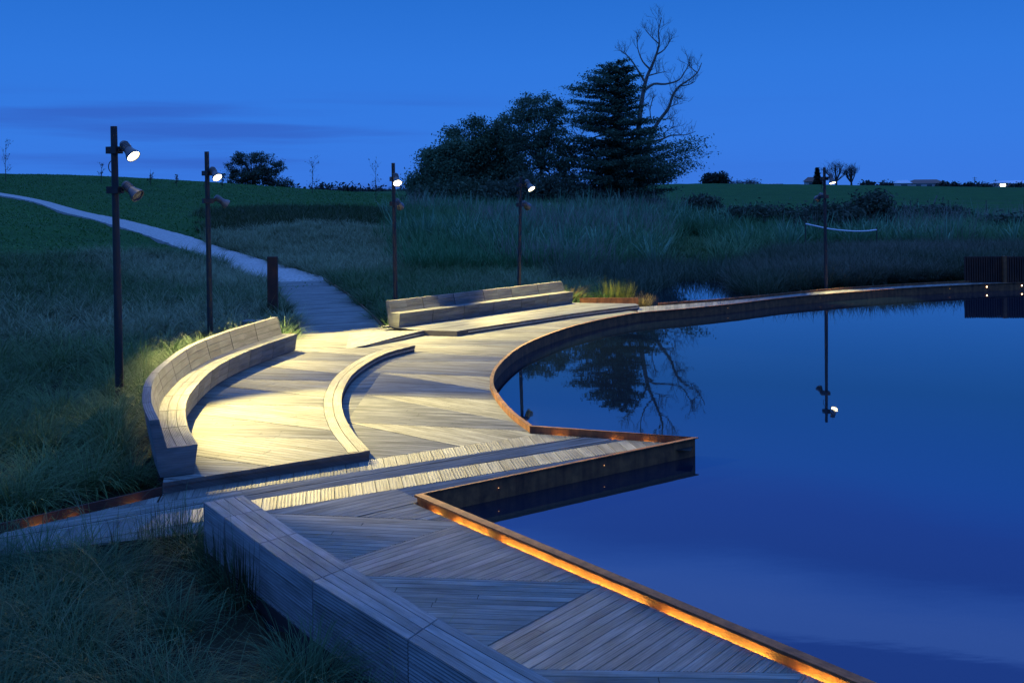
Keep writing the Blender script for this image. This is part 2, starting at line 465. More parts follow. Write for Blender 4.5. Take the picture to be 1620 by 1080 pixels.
# ------------------------------------------------------------------ boards
def crossings(R, v):
    us = []
    n = len(R)
    for i in range(n):
        (u0, v0), (u1, v1) = R[i], R[(i + 1) % n]
        if (v0 > v) != (v1 > v): us.append(u0 + (u1 - u0) * (v - v0) / (v1 - v0))
    us.sort()
    return [(us[i], us[i + 1]) for i in range(0, len(us) - 1, 2)]
def i_and(A, B):
    out = []
    for a in A:
        for b in B:
            lo, hi = max(a[0], b[0]), min(a[1], b[1])
            if hi - lo > .004: out.append((lo, hi))
    return sorted(out)
def i_sub(A, B):
    for b in B:
        nxt = []
        for a in A:
            if b[1] <= a[0] or b[0] >= a[1]: nxt.append(a); continue
            if b[0] - a[0] > .004: nxt.append((a[0], b[0]))
            if a[1] - b[1] > .004: nxt.append((b[1], a[1]))
        A = nxt
    return A
def boards(mb, incl, ang, z, w=.098, gap=.007, ribs=4, depth=.006, excl=(), tone=(.78, 1.15), phase=0.0, butt=True):
    ca, sa = math.cos(ang), math.sin(ang)
    rot = lambda P: [(p[0] * ca + p[1] * sa, -p[0] * sa + p[1] * ca) for p in P]
    I = [rot(p) for p in incl]; E = [rot(p) for p in excl]
    v0 = max(min(q[1] for q in p) for p in I); v1 = min(max(q[1] for q in p) for p in I)
    k0, k1 = math.floor((v0 - phase) / w), math.ceil((v1 - phase) / w)
    for k in range(k0, k1):
        base = k * w + phase
        prof = [(gap / 2, -.022)]
        nr = ribs
        for j in range(nr + 1):
            t = gap / 2 + (w - gap) * j / nr
            prof.append((t, 0.0))
            if j < nr: prof.append((t + (w - gap) * .5 / nr, -depth))
        prof.append((w - gap / 2, -.022))
        lines = []
        for t, dz in prof:
            v = base + t + 1e-5
            iv = crossings(I[0], v)
            for p in I[1:]: iv = i_and(iv, crossings(p, v))
            for p in E: iv = i_sub(iv, crossings(p, v))
            lines.append((v, dz, iv))
        tn = random.uniform(*tone); uo = random.uniform(0, 60)
        lo_u = min((iv[0][0] for _, _, iv in lines if iv), default=None)
        if butt and lo_u is not None:
            hi_u = max(iv[-1][1] for _, _, iv in lines if iv); cuts = []; u = lo_u + random.uniform(.8, 2.8)
            while u < hi_u - .5: cuts.append((u, u + .007)); u += random.uniform(1.8, 3.2)
            lines = [(v, dz, i_sub(iv, cuts)) for v, dz, iv in lines]
        for (va, da, ia), (vb, db, ib) in zip(lines, lines[1:]):
            if len(ia) != len(ib): continue
            for (a0, a1), (b0, b1) in zip(ia, ib):
                if max(a0, b0) > min(a1, b1) : continue
                P = [(a0, va, da), (a1, va, da), (b1, vb, db), (b0, vb, db)]
                mb.face([(u * ca - v * sa, u * sa + v * ca, z + d) for u, v, d in P], [(u + uo, v + uo) for u, v, d in P], tn)
def panel(mb, A0, A1, B0, B1, nb=3, ribs=6, depth=.004, gap=.008, out=None, tone=(.85, 1.1), inset=0.0):
    """boards running from station 0 to station 1, stacked from edge A to edge B"""
    A0, A1, B0, B1 = map(Vector, (A0, A1, B0, B1))
    nrm = (A1 - A0).cross(B0 - A0).normalized()
    if out is not None and nrm.dot(Vector(out)) < 0: nrm = -nrm
    wd = (B0 - A0).length; ln = (A1 - A0).length
    for i in range(nb):
        g = gap / wd / 2
        t0, t1 = i / nb + g, (i + 1) / nb - g
        prof = [(t0, -.02)]
        for j in range(ribs + 1):
            t = t0 + (t1 - t0) * j / ribs
            prof.append((t, 0))
            if j < ribs and depth > 0: prof.append((t + (t1 - t0) * .5 / ribs, -depth))
        prof.append((t1, -.02))
        tn = random.uniform(*tone); uo = random.uniform(0, 50)
        L = [(A0.lerp(B0, t) + nrm * o, A1.lerp(B1, t) + nrm * o, t * wd) for t, o in prof]
        for (p, q, s), (p2, q2, s2) in zip(L, L[1:]):
            mb.face([p, q, q2, p2], [(uo, s + uo), (uo + ln, s + uo), (uo + ln, s2 + uo), (uo, s2 + uo)], tn)
        for e in (0, 1):
            mb.face([l[e] for l in L], [(uo + l[2], uo) for l in L], tn * .9)
def flat_poly(mb, poly, z):
    from mathutils.geometry import tessellate_polygon
    P = [Vector((p[0], p[1], z)) for p in poly]
    for t in tessellate_polygon([P]): 
        q = [P[i] for i in t]
        if (q[1] - q[0]).cross(q[2] - q[0]).z < 0: q.reverse()
        mb.face(q)
def wall(mb, pts, z0, z1, th):
    """upright plate along a polyline; th thickens it to the left of travel"""
    A = [Vector((p[0], p[1], 0)) for p in pts]; B = offset(A, th)
    z = lambda p, h: (p.x, p.y, h)
    for i in range(len(A) - 1):
        mb.face([z(A[i], z0), z(A[i + 1], z0), z(A[i + 1], z1), z(A[i], z1)])
        mb.face([z(B[i + 1], z0), z(B[i], z0), z(B[i], z1), z(B[i + 1], z1)])
        mb.face([z(A[i], z1), z(A[i + 1], z1), z(B[i + 1], z1), z(B[i], z1)])
    for i in (0, -1):
        mb.face([z(A[i], z0), z(A[i], z1), z(B[i], z1), z(B[i], z0)])

u_band = (at(999, 711, 0) - at(420, 807, 0)).normalized()
v_band = Vector((-u_band.y, u_band.x, 0)); o_band = at(420, 807, 0)
def bp(s, o): return o_band + u_band * s + v_band * o
def strip(o0, o1): return [bp(-14, o0), bp(14, o0), bp(14, o1), bp(-14, o1)]
# platform outline
PZ = .14
PF_L, PF_R = at(258, 763, PZ), at(585, 712, PZ)
P_CURVE = catmull([PF_R] + [at(a, b, PZ) for a, b in ((557, 680), (542, 648), (543, 617), (563, 587), (607, 560), (657, 546))], 8)
for p in P_CURVE + [PF_L, PF_R]: p.z = 0
PLAT = [PF_L] + P_CURVE + [Vector((*xy(at(590, 549.5, PZ)), 0)), Vector((*xy(at(480, 552, PZ)), 0)), LB[-1] + (LB[-1] - LB[-3]).normalized() * .1] + list(reversed(offset(LB, .40)))
P_IN = offset(P_CURVE, .29)
PLAT_IN = [PF_L, PF_L.lerp(PF_R, 1 - .30 / (PF_R - PF_L).length)] + P_IN[1:] + PLAT[1 + len(P_CURVE):]

band_ang = math.atan2(u_band.y, u_band.x)
def ladder(mb, L, Rr, incl, z, excl=(), flip=False, **k):
    """herringbone of long wedges between two rails"""
    for i in range(len(L) - 1):
        a = L[i + 1] if False else None
        T1 = [L[i], Rr[i], L[i + 1]]; d1 = Rr[i] - L[i]
        T2 = [Rr[i], L[i + 1], Rr[i + 1]]; d2 = Rr[i] - L[i + 1]
        for T, d in ((T1, d1), (T2, d2)):
            boards(mb, [T] + incl, math.atan2(d.y, d.x), z, excl=excl, phase=random.uniform(0, .1), **k)
def rail(pts): return [Vector((a, b, 0)) for a, b in pts]

def build_deck():
    deck = thing('deck', (0, 12, 0), None, None)
    tag(deck, kind='structure')
    mb = MB()
    D = D_MAIN
    lim_near = strip(-14, -.004)
    # keep the boards clear of the light slot along the near steel edge
    def slot_(p, q, inward, e=.3):
        d = (q - p).normalized()
        return [p - inward * .3 - d * e, q - inward * .3 + d * e, q + inward * .055 + d * e, p + inward * .055 - d * e]
    nk = Vector((-kdN.y, kdN.x, 0)); nk = nk if nk.x < 0 else -nk
    nl = Vector((kdL.y, -kdL.x, 0)); nl = nl if nl.y < 0 else -nl
    ns = Vector((kdS.y, -kdS.x, 0)); ns = ns if ns.y < 0 else -ns
    slot = slot_(W0, W1 - kdN * .01, nk, 0); slotL = slot_(LK1, LK0, nl, 0); slotS = slot_(W2, W3, ns, 0)
    # near bay: rails taken from the bench line and the steel edge
    l0, r0 = at(563, 890, 0), at(722, 827, 0)
    dl, dr = at(800, 1030, 0) - l0, (at(1250, 1070, 0) - r0) * .5
    L = [l0 + dl * k + Vector((-.45, -.25, 0)) for k in range(-4, 5)]
    Rr = [r0 + dr * k + Vector((.12, .06, 0)) for k in range(-4, 5)]
    ladder(mb, Rr, L, [D, lim_near], 0, excl=[slot], tone=(.80, 1.10), depth=.004)
    boards(mb, [D, lim_near, [Rr[0], Rr[-1], Vector((20, 0, 0)), Vector((20, 30, 0))]], band_ang, 0, excl=[slot])
    boards(mb, [D, lim_near, [L[0], L[-1], Vector((-20, -5, 0)), Vector((-20, 30, 0))]], band_ang, 0)
    # banded strip: cross boards, long boards, cross boards
    cross = band_ang + R_(72)
    boards(mb, [strip(.0, .46), D], cross, 0, excl=[slotL, slotS], w=.165, ribs=4, depth=.003, tone=(.62, .95))
    boards(mb, [strip(.46, .93), D], band_ang + R_(3), 0, excl=[slotL, slotS])
    boards(mb, [strip(.93, 1.38), D], cross, 0, excl=[slotL, slotS], w=.165, ribs=4, depth=.003, tone=(.62, .95))
    # the open middle, from the platform to the lake edge
    far = strip(1.38, 40)
    ys = [10.4 + 2.05 * k for k in range(11)]
    Lm = rail([(-2.6 if y < 20 else -5.4 + (y - 20) * .25, y + (.9 if y < 20 else 0)) for y in ys])
    Rm = rail([(.9 if y < 20 else .9 + (y - 20) * .45, y + .1) for y in ys])
    # beyond the wedges on both flanks
    left = [Vector((-30, 0, 0))] + [Vector((-30, 40, 0))] + list(reversed(Lm))
    ladder(mb, Lm, Rm, [D, far], 0, excl=[PLAT, slotS], tone=(.74, 1.12))
    boards(mb, [D, far, [Lm[0], Vector((-30, Lm[0].y, 0)), Vector((-30, 40, 0)), Lm[-1]] + list(reversed(Lm[1:-1]))], R_(8), 0, excl=[PLAT])
    boards(mb, [D, far, [Rm[0], Vector((30, Rm[0].y, 0)), Vector((30, 40, 0)), Rm[-1]] + list(reversed(Rm[1:-1]))], R_(14), 0, excl=[slotS])
    mb.build('deck_boards', WOOD, deck)
    led_mask = MB()
    for p, q, nn in ((W0, W1, nk), (LK1, LK0, nl), (W2, W3, ns)):
        z = Vector((0, 0, -.027))
        led_mask.face([p + nn * .050 + z, q + nn * .050 + z, q + nn * .30 + z, p + nn * .30 + z])
        led_mask.face([p + nn * .050 + z, q + nn * .050 + z, q + nn * .050 + z * 1.8, p + nn * .050 + z * 1.8])
    led_mask.build('led_mask_sheet', DARK, deck)  # dark sheets added to hide the LED strips from above
    fr = MB(); flat_poly(fr, D, -.13)
    fr.build('deck_gap_shade', DARK, deck)  # dark sheet in place of the shade seen through board gaps
    # skirt under the outer boards, where the deck meets the planting
    sk = MB(); wall(sk, LOW + BB_OUT[1:], -.5, -.026, .03)
    sk.build('deck_skirt', DARK, deck)
def ribbon_boards(name, A, B, mat=WOOD, w=.145):
    n = max(4, int((plen(A) + plen(B)) / 2 / w))
    A, B = resample(A, n), resample(B, n)
    mb = MB()
    for i in range(n):
        panel(mb, A[i], B[i], A[i + 1], B[i + 1], 1, 5, .004, .008, out=(0, 0, 1), tone=(.7, 1.15))
    o = mb.build(name, mat); tag(o, kind='structure')
    fr = MB()
    for i in range(n):
        z = Vector((0, 0, -.03))
        fr.face([A[i] + z, A[i + 1] + z, B[i + 1] + z, B[i] + z])
    f = fr.build('deck_gap_shade', DARK, o)  # dark underlay, gap shade put into its colour
    return o
build_deck()
ribbon_boards('boardwalk', BW_R, BW_L)
nP = min(len(CURVE_PATH), len(PATH_REAR))
ribbon_boards('lakeside_path', resample(CURVE_PATH, 60), resample(PATH_REAR, 60))

# ------------------------------------------------------------------ steel edgings
EDG = 'rusty steel edgings around the deck'
def edging(pts, z0, z1, th, label, mat=RUST, rim=2):
    mb = MB(); wall(mb, pts, z0, z1 - .012, th); wall(mb, offset(pts, -math.copysign(.002, th)), z1 - .012, z1, th * rim)
    if rim > 3: wall(mb, [W0, W1], z1 - .027, z1 - .001, .040)
    o = mb.build('steel_edging', mat); return tag(o, label, 'steel edging', EDG)
edging([W0, W1, W2] + CURVE[:], -.7, .092, -.02, 'long rusty steel edging between the timber deck and the open lake', rim=3.2)
edging(PATH_REAR[4:], -.6, .07, .02, 'thin rusty steel edging along the far side of the curved lakeside path')
edging(BW_R, -.3, .05, -.02, 'dark steel edging on the right side of the boardwalk by the far bench')
edging([BW_L[0] + Vector((-.75, -1.35, 0)), BW_L[0] + Vector((-.25, -.75, 0)), BW_L[0] + Vector((-.03, -.35, 0))] + BW_L, -.3, .07, .02, 'curved steel edging on the left side of the boardwalk beside the rusty post')
edging([LK1, LK0], -.3, .085, .012, 'low rusty steel edging in front of the tussocks at far left, lit in scallops', RUSTD)
edging([at(917, 478.5, .06), at(1010, 478.5, .06)], -.2, .2, .02, 'short straight rusty steel edging behind the far platform, below the yellow rushes')

# ------------------------------------------------------------------ raised platforms
def platform():
    t = thing('raised_platform', (-3.5, 15, PZ), 'raised timber platform in front of the curved bench, with a curved nose on its right', 'platform')
    mb = MB()
    ys = [9.4 + 2.05 * k for k in range(9)]
    Lm = rail([(-7.0, y + .9) for y in ys]); Rm = rail([(-1.2, y + .1) for y in ys])
    ladder(mb, Lm, Rm, [PLAT_IN], PZ, tone=(.8, 1.12))
    mb.build('platform_boards', WOOD, t)
    bd = MB()
    up = Vector((0, 0, PZ)); n = len(P_CURVE)
    for o0, o1 in ((0.0, .14), (.147, .287)):
        a, b = resample(offset(P_CURVE, o0), 26), resample(offset(P_CURVE, o1), 26)
        for i in range(26):
            g = .006 if i % 4 == 0 else 0
            d = (a[i + 1] - a[i]).normalized() * g
            panel(bd, a[i] + up + d, a[i + 1] + up, b[i] + up + d, b[i + 1] + up, 1, 6, .003, .004, out=(0, 0, 1), tone=(.58, .70))
    bd.build('border_boards', WOOD, t)
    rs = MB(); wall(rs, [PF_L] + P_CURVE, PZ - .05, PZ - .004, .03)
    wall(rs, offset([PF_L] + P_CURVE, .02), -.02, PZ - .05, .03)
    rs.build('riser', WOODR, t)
    st = MB(); wall(st, offset(P_CURVE[6:], .012), .045, .068, .012)
    st.build('light_channel', METAL, t)
    fr = MB(); flat_poly(fr, PLAT, PZ - .03); fr.build('platform_gap_shade', DARK, t)  # dark sheet painting the shade below the platform boards
platform()
FZ = .13
F_EDGE = catmull([at(a, b, FZ) for a, b in ((723, 523.5), (770, 516), (846, 505), (923, 493.5), (1011, 482.5))], 8)
for p in F_EDGE: p.z = 0
def far_platform():
    t = thing('raised_platform', (0, 27, FZ), 'narrow raised timber platform in front of the straight far bench', 'platform')
    back = [at(1005, 480, FZ), at(917, 479, FZ), FB_BACK1, FB_BACK0 , at(611, 516, FZ), at(660, 522, FZ)]
    poly = [Vector((p.x, p.y, 0)) for p in F_EDGE + back]
    mb = MB()
    boards(mb, [poly], R_(38), FZ, tone=(.8, 1.15))
    mb.build('platform_boards', WOOD, t)
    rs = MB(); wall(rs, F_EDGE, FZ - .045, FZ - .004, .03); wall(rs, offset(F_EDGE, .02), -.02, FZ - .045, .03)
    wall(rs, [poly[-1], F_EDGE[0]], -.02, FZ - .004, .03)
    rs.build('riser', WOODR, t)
    st = MB(); wall(st, offset(F_EDGE[4:], .011), .048, .075, .01); st.build('light_channel', METAL, t)
    fr = MB(); flat_poly(fr, poly, FZ - .03); fr.build('platform_gap_shade', DARK, t)  # same dark sheet for shade under the far platform boards
far_platform()
def wedge_step():
    t = thing('wedge_step', at(640, 538, 0), 'low tapering timber step with a dark slit face in the middle of the deck', 'step')
    top = [at(547, 553, .004), at(585, 544, .06), at(620, 534.5, .10), at(655, 526, .125), at(686, 519, .13)]
    top = catmull(top, 4)
    mb = MB(); rs = MB(); st = MB()
    bk = [p + Vector((-.35, 2.6, 0)) for p in top]
    for p in bk: p.z = .005
    for i in range(len(top) - 1):
        panel(mb, top[i], top[i + 1], bk[i], bk[i + 1], 18, 4, .003, .006, out=(0, 0, 1), tone=(.98, 1.02))
        a, b = top[i], top[i + 1]
        rs.face([(a.x, a.y + .02, -.02), (b.x, b.y + .02, -.02), (b.x, b.y + .02, b.z - .012), (a.x, a.y + .02, a.z - .012)])
        if 4 <= i < 15: st.face([(a.x, a.y + .008, a.z * .30), (b.x, b.y + .008, b.z * .30), (b.x, b.y + .008, b.z * .5), (a.x, a.y + .008, a.z * .5)])
    e, eb = top[-1], bk[-1]
    rs.face([(e.x, e.y + .02, -.02), (eb.x, eb.y, -.02), (eb.x, eb.y, .0), (e.x, e.y + .02, e.z - .012)])
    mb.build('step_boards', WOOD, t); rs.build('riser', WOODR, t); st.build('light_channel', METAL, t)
wedge_step()

# ------------------------------------------------------------------ benches
def bench(line, z0, nseg, label, hs=.36, hb=.71):
    """line = front top edge of the seat in plan; the back is to the left of travel"""
    c = resample(line, 2)[1]
    t = thing('timber_bench', (c.x, c.y, z0), label, 'bench')
    st = resample(line, nseg * 2)
    nm = offset(st, 1.0); N = [(q - p).normalized() for p, q in zip(st, nm)]   # towards the back
    def P(i, s, z): return st[i] + N[i] * s + Vector((0, 0, z0 + z))
    prof = [(.05, .01), (0, hs), (.36, hs - .005), (.45, hb), (.56, hb), (.44, .01)]
    core = MB()
    for k in range(nseg):
        i0, i1, i2 = 2 * k, 2 * k + 1, 2 * k + 2
        sm, bm = MB(), MB()
        g = .010
        for (ia, ib, ga, gb) in ((i0, i1, g, 0), (i1, i2, 0, g)):
            tang = (st[ib] - st[ia]).normalized()
            def S(i, s, z, sh): return P(i, s, z) + tang * sh
            def pan(mb, pa, pb, nb, out, ribs):
                panel(mb, S(ia, *pa, ga), S(ib, *pa, -gb), S(ia, *pb, ga), S(ib, *pb, -gb), nb, ribs, .0035, .007, out=out, tone=(.9, 1.08))
            pan(sm, prof[0], prof[1], 3, -N[ia], 6)
            pan(sm, prof[1], prof[2], 3, (0, 0, 1), 6)
            pan(bm, prof[2], prof[3], 3, -N[ia] + Vector((0, 0, .3)), 6)
            pan(bm, prof[3], prof[4], 1, (0, 0, 1), 4)
            pan(bm, prof[4], prof[5], 4, N[ia], 5)
        sm.build('seat_section', WOODB, t); bm.build('back_section', WOODB, t)
    ins = [(.08, .0), (.03, hs - .03), (.385, hs - .035), (.475, hb - .03), (.535, hb - .03), (.415, .0)]
    for k in range(2 * nseg):
        for a, b in zip(ins, ins[1:]):
            core.face([P(k, *a), P(k + 1, *a), P(k + 1, *b), P(k, *b)])
    core.build('core', DARK, t)
    for e, sg in ((0, -1), (2 * nseg, 1)):
        em = MB()
        tang = (st[1] - st[0]).normalized() * -1 if e == 0 else (st[-1] - st[-2]).normalized()
        pts = [P(e, *p) + tang * .006 for p in prof]
        pts2 = [q - tang * .03 for q in pts]
        em.face(pts, [(p[0], p[1]) for p in prof]); em.face(list(reversed(pts2)))
        for i in range(6): em.face([pts[i], pts2[i], pts2[(i + 1) % 6], pts[(i + 1) % 6]])
        em.build('end_panel', WOODB, t)
    return t
bench(LB, PZ, 9, 'long curved grey timber bench with a backrest, between the left tussocks and the platform')
bench([FB0, FB1], FZ, 6, 'straight grey timber bench with a backrest at the far side of the deck', .35, .63)
def block_bench():
    t = thing('block_bench', (BB_OUT[0].x, BB_OUT[0].y, 0), 'low backless grey timber block bench running into the near grass', 'bench')
    cuts = [0, .105, .245, .43, .66, 1.0]
    n = 60
    A, B = resample(BB_OUT, n), resample(BB_IN, n)
    z = lambda h: Vector((0, 0, h))
    for c0, c1 in zip(cuts, cuts[1:]):
        i0, i1 = round(c0 * n), round(c1 * n)
        a0, a1, b0, b1 = A[i0], A[i1], B[i0], B[i1]
        g = (a1 - a0).normalized() * .006
        a0, a1, b0, b1 = a0 + g, a1 - g, b0 + g, b1 - g
        tp = MB(); panel(tp, a0 + z(.45), a1 + z(.45), b0 + z(.45), b1 + z(.45), 4, 7, .003, .009, out=(0, 0, 1), tone=(.9, 1.1))
        tp.build('top_section', WOODC, t)
        fc = MB(); panel(fc, a0 + z(.445), a1 + z(.445), a0 + z(-.25), a1 + z(-.25), 5, 5, .004, .006, out=(-1, -.6, 0), tone=(.85, 1.1))
        panel(fc, b0 + z(.445), b1 + z(.445), b0 + z(.0), b1 + z(.0), 3, 5, .004, .006, out=(1, .6, 0), tone=(.85, 1.1))
        fc.build('side_section', WOODC, t)
    en = MB(); panel(en, A[0] + z(.445), B[0] + z(.445), A[0] + z(-.2), B[0] + z(-.2), 4, 5, .004, .006, out=(-.4, 1, 0)); en.build('end_panel', WOODC, t)
    co = MB()
    for i in range(n):
        w = (B[i] - A[i]).normalized() * .03; w2 = (B[i + 1] - A[i + 1]).normalized() * .03
        for p, q, r, s in ((A[i] + w + z(-.2), A[i + 1] + w2 + z(-.2), A[i + 1] + w2 + z(.42), A[i] + w + z(.42)), (A[i] + w + z(.42), A[i + 1] + w2 + z(.42), B[i + 1] - w2 + z(.42), B[i] - w + z(.42)),
                           (B[i] - w + z(.42), B[i + 1] - w2 + z(.42), B[i + 1] - w2, B[i] - w)):
            co.face([p, q, r, s])
    co.build('core', DARK, t)
block_bench()

# ------------------------------------------------------------------ lamp posts
def floodlight(parent, hub, aim, lit, power, cone, blend, neck):
    aim = Vector(aim).normalized()
    mb = MB()
    o = hub - aim * .16
    mb.lathe(o, aim, [(-.02, .0), (-.02, .055), (0, .068), (.16, .068), (.17, .078), (.20, .078), (.30, .118), (.335, .122), (.335, .108), (.27, .098)])
    for k in range(4):
        mb.lathe(o, aim, [(.02 + k * .033, .068), (.024 + k * .033, .080), (.034 + k * .033, .080), (.038 + k * .033, .068)], 20)
    fl = mb.build('floodlight', HOUSING, parent, smooth=True)
    ln = MB(); ln.lathe(o, aim, [(.322, .0), (.320, .06), (.316, .1075)]); ln.build('lens', LENS if lit else LENSOFF, fl)
    br = MB()
    br.tube([neck, neck.lerp(hub, .55) + Vector((0, 0, .015)), hub], .024, 8)
    br.build('bracket', POLE, fl)
    if lit:
        ld = bpy.data.lights.new('lamp_light', 'SPOT')
        ld.energy, ld.color = power, WARMCOL
        ld.spot_size, ld.spot_blend = R_(cone), blend
        ld.shadow_soft_size = .05
        lo = bpy.data.objects.new('lamp_light', ld); COL.objects.link(lo)
        lo.parent = fl
        lo.location = (o + aim * .37) - ORIGIN[fl]
        lo.rotation_euler = aim.to_track_quat('-Z', 'Y').to_euler()
def lamp_post(base, top, zl, tgt, power, cone, blend, label, lowz, lowdir, r=.058, side=.33):
    t = thing('lamp_post', base, label, 'lamp post', 'lamp posts around the deck')
    mb = MB(); b = Vector(base)
    tp = Vector(top)
    mb.tube([b - Vector((0, 0, .3)), b.lerp(tp, .35), b.lerp(tp, .7), tp], [r * 1.25, r * 1.15, r, r * .95], 14)
    mb.lathe(b, (0, 0, 1), [(.0, .14), (.02, .14), (.02, r)], 16)
    mb.build('pole', POLE, t, smooth=True)
    tgt = Vector(tgt)
    ax = b.lerp(tp, (zl - b.z) / (tp.z - b.z))
    d = (tgt - ax); flat = Vector((d.x, d.y, 0)).normalized()
    for z, lit in ((zl + .06, True), (lowz, False)):
        c = b.lerp(tp, (z - b.z) / (tp.z - b.z))
        cl = MB()
        fd = flat if lit else Vector((lowdir[0], lowdir[1], 0)).normalized()
        rot = fd.to_track_quat('X', 'Z').to_matrix()
        cl.box(c, (.24, .16, .12), rot); cl.box(c + fd * .13, (.05, .07, .08), rot)
        cl.build('clamp', POLE, t)
        if lit:
            hub = c + fd * side
            floodlight(t, hub, tgt - hub, True, power, cone, blend, c + fd * .1)
        else:
            hub = c + fd * side
            floodlight(t, hub, lowdir, False, 0, 0, 0, c + fd * .1)
    # loose cable loop behind the pole
    cb = MB(); q = b.lerp(tp, (zl - .22 - b.z) / (tp.z - b.z)); s = -flat
    cb.tube([q + s * (.03 + .12 * math.sin(a)) + Vector((0, 0, .11 * math.cos(a))) for a in np.linspace(0, math.pi, 10)], .008, 6)
    cb.build('cable_loop', POLE, t)
    return t
P1 = at(190, 640, -.05); P2 = at(333, 536, -.05); P3 = pd(626.5, 510, 26.7); P4 = pd(820.5, 482, 30.3)
P3.z = P4.z = -.06; P5 = at(1307, 458.5, 0)
PW = 7400
lamp_post(P1, pd(180, 200, P1.y), 4.24, (-2.4, 14.8, .1), PW * 1.0, 57, .5, 'tallest lamp post, standing in tussocks behind the near end of the curved bench', 3.62, (.75, -.25, -.6))
lamp_post(P2, pd(327, 240, P2.y), 3.96, (-4.1, 21.5, .1), PW * .9, 84, .25, 'lamp post behind the middle of the curved bench with lit grass at its foot', 3.34, (.85, .5, -.7))
lamp_post(P3, pd(622, 258, P3.y), 3.80, (-1.7, 22.7, .1), PW * .46, 91, .12, 'lamp post behind the left end of the straight far bench', 3.2, (.2, .8, -.5), r=.05)
lamp_post(P4, pd(824, 279, P4.y), 3.62, (2.8, 28.0, .1), PW * .5, 108, .25, 'lamp post behind the far bench, seen against the dark trees', 3.08, (.5, .9, -.5), r=.048)
lamp_post(P5, pd(1304, 265, P5.y), 3.76, (P5.x + .7, P5.y - 1.5, 0), PW * .4, 54, .6, 'lone lamp post on the curved lakeside path, mirrored in the lake', 3.2, (-.2, .8, -.5), r=.05)

# ------------------------------------------------------------------ strip lights and dots
def strip_light(p, q, nn, label, group, mat=None):
    """thin lit bar under the lip of the boards, turned towards the steel (nn points from the steel to the deck)"""
    d_ = (q - p).normalized() * .07; p, q = p + d_, q - d_
    mb = MB(); z = Vector((0, 0, 1)); c = [(.036, -.072), (.042, -.084), (.028, -.086), (.024, -.076)]
    A = [p + nn * a + z * h for a, h in c]; B = [q + nn * a + z * h for a, h in c]
    for i in range(4): mb.face([A[i], B[i], B[(i + 1) % 4], A[(i + 1) % 4]])
    mb.face(A); mb.face(list(reversed(B)))
    o = mb.build('strip_light', mat or LED); return tag(o, label, 'strip light', group)
SL = 'amber strip lights at the foot of the steel edgings'
def foot(px, py, o, d):
    q = at(px, py, 0); return o + d * (q - o).dot(d)
nk = Vector((-kdN.y, kdN.x, 0)); nk = nk if nk.x < 0 else -nk
for a, b, lb in (((684, 802), (702, 811), 'shortest amber strip light, at the inner corner of the near steel edge'),
                 ((712, 817), (770, 846), 'second amber strip light from the inner corner of the near steel edge'),
                 ((780, 851), (1020, 955), 'long amber strip light in the middle of the near steel edge'),
                 ((1034, 961), (1222, 1043), 'long amber strip light on the near steel edge by the photo bottom'),
                 ((1246, 1054), (1480, 1155), 'amber strip light running out of the bottom of the photo')):
    strip_light(foot(*a, W0, kdN), foot(*b, W0, kdN), nk, lb, SL)
nl = Vector((kdL.y, -kdL.x, 0)); nl = nl if nl.y < 0 else -nl
for a, b, nme in (((24, 822), (64, 814), 'leftmost'), ((88, 809), (116, 804), 'middle'), ((184, 788), (210, 783), 'right-hand')):
    strip_light(foot(*a, LK1, kdL), foot(*b, LK1, kdL), nl, nme + ' amber strip light of three on the low rusty edging at far left', SL, LEDLOW)
ns = Vector((kdS.y, -kdS.x, 0)); ns = ns if ns.y < 0 else -ns
for a, b, nme in (((872, 684), (904, 686), 'inner'), ((965, 689), (990, 691), 'middle'), ((1014, 692.5), (1044, 694.5), 'outer')):
    strip_light(foot(*a, W2, kdS), foot(*b, W2, kdS), ns, nme + ' amber strip light of three on the steel edge of the pointed spit', SL, LEDLOW)
def dot_light(p, d, label, group, r=.006, mat=None):
    mb = MB(); mb.lathe(p, d, [(0, r * 1.6), (.006, r * 1.5), (.007, r), (.007, 0)], 12)
    o = mb.build('edge_light', mat or LEDDOT); return tag(o, label, 'edge light', group)
GD = 'tiny lights on the lake face of the steel edge'
sp = (W2 - W1).normalized(); spn = Vector((sp.y, -sp.x, 0))
for px, nme in ((787, 'left'), (954, 'right')):
    f = (px - 660) / (1097 - 660.0); f = f * W1.y / (W2.y + f * (W1.y - W2.y))
    q = W1.lerp(W2, f) + spn * .021 + Vector((0, 0, -.03)); q.z = -.03
    dot_light(q, spn, nme + ' tiny light on the dark lake face of the pointed spit', GD, .003)
def curve_at(px):
    def prx(p): 
        v = Vector(p) - Vector((0, 0, CAMH)); return CX + F * v.dot(RV) / v.y
    i = min(range(len(CURVE)), key=lambda k: abs(prx(CURVE[k]) - px) if CURVE[k].y > 22 else 1e9)
    a, b = CURVE[i], CURVE[min(i + 1, len(CURVE) - 1)]
    d = (b - a).normalized(); return a + Vector((d.y, -d.x, 0)) * .025, Vector((d.y, -d.x, 0))
for px, nme in ((1148, 'tiny light on the path face nearest the backwater'), (1295, 'tiny light on the path face below the lone lamp post'), (1507, 'faint tiny light on the path face left of the rusty fence'), (1562, 'bright tiny light on the path face below the fence post'), (1618, 'tiny light on the path face at the right edge of the photo')):
    q, d = curve_at(px); dot_light(q + Vector((0, 0, -.02)), d, nme, GD, .014 if px > 1550 else .003, DOTB if px > 1550 else None)

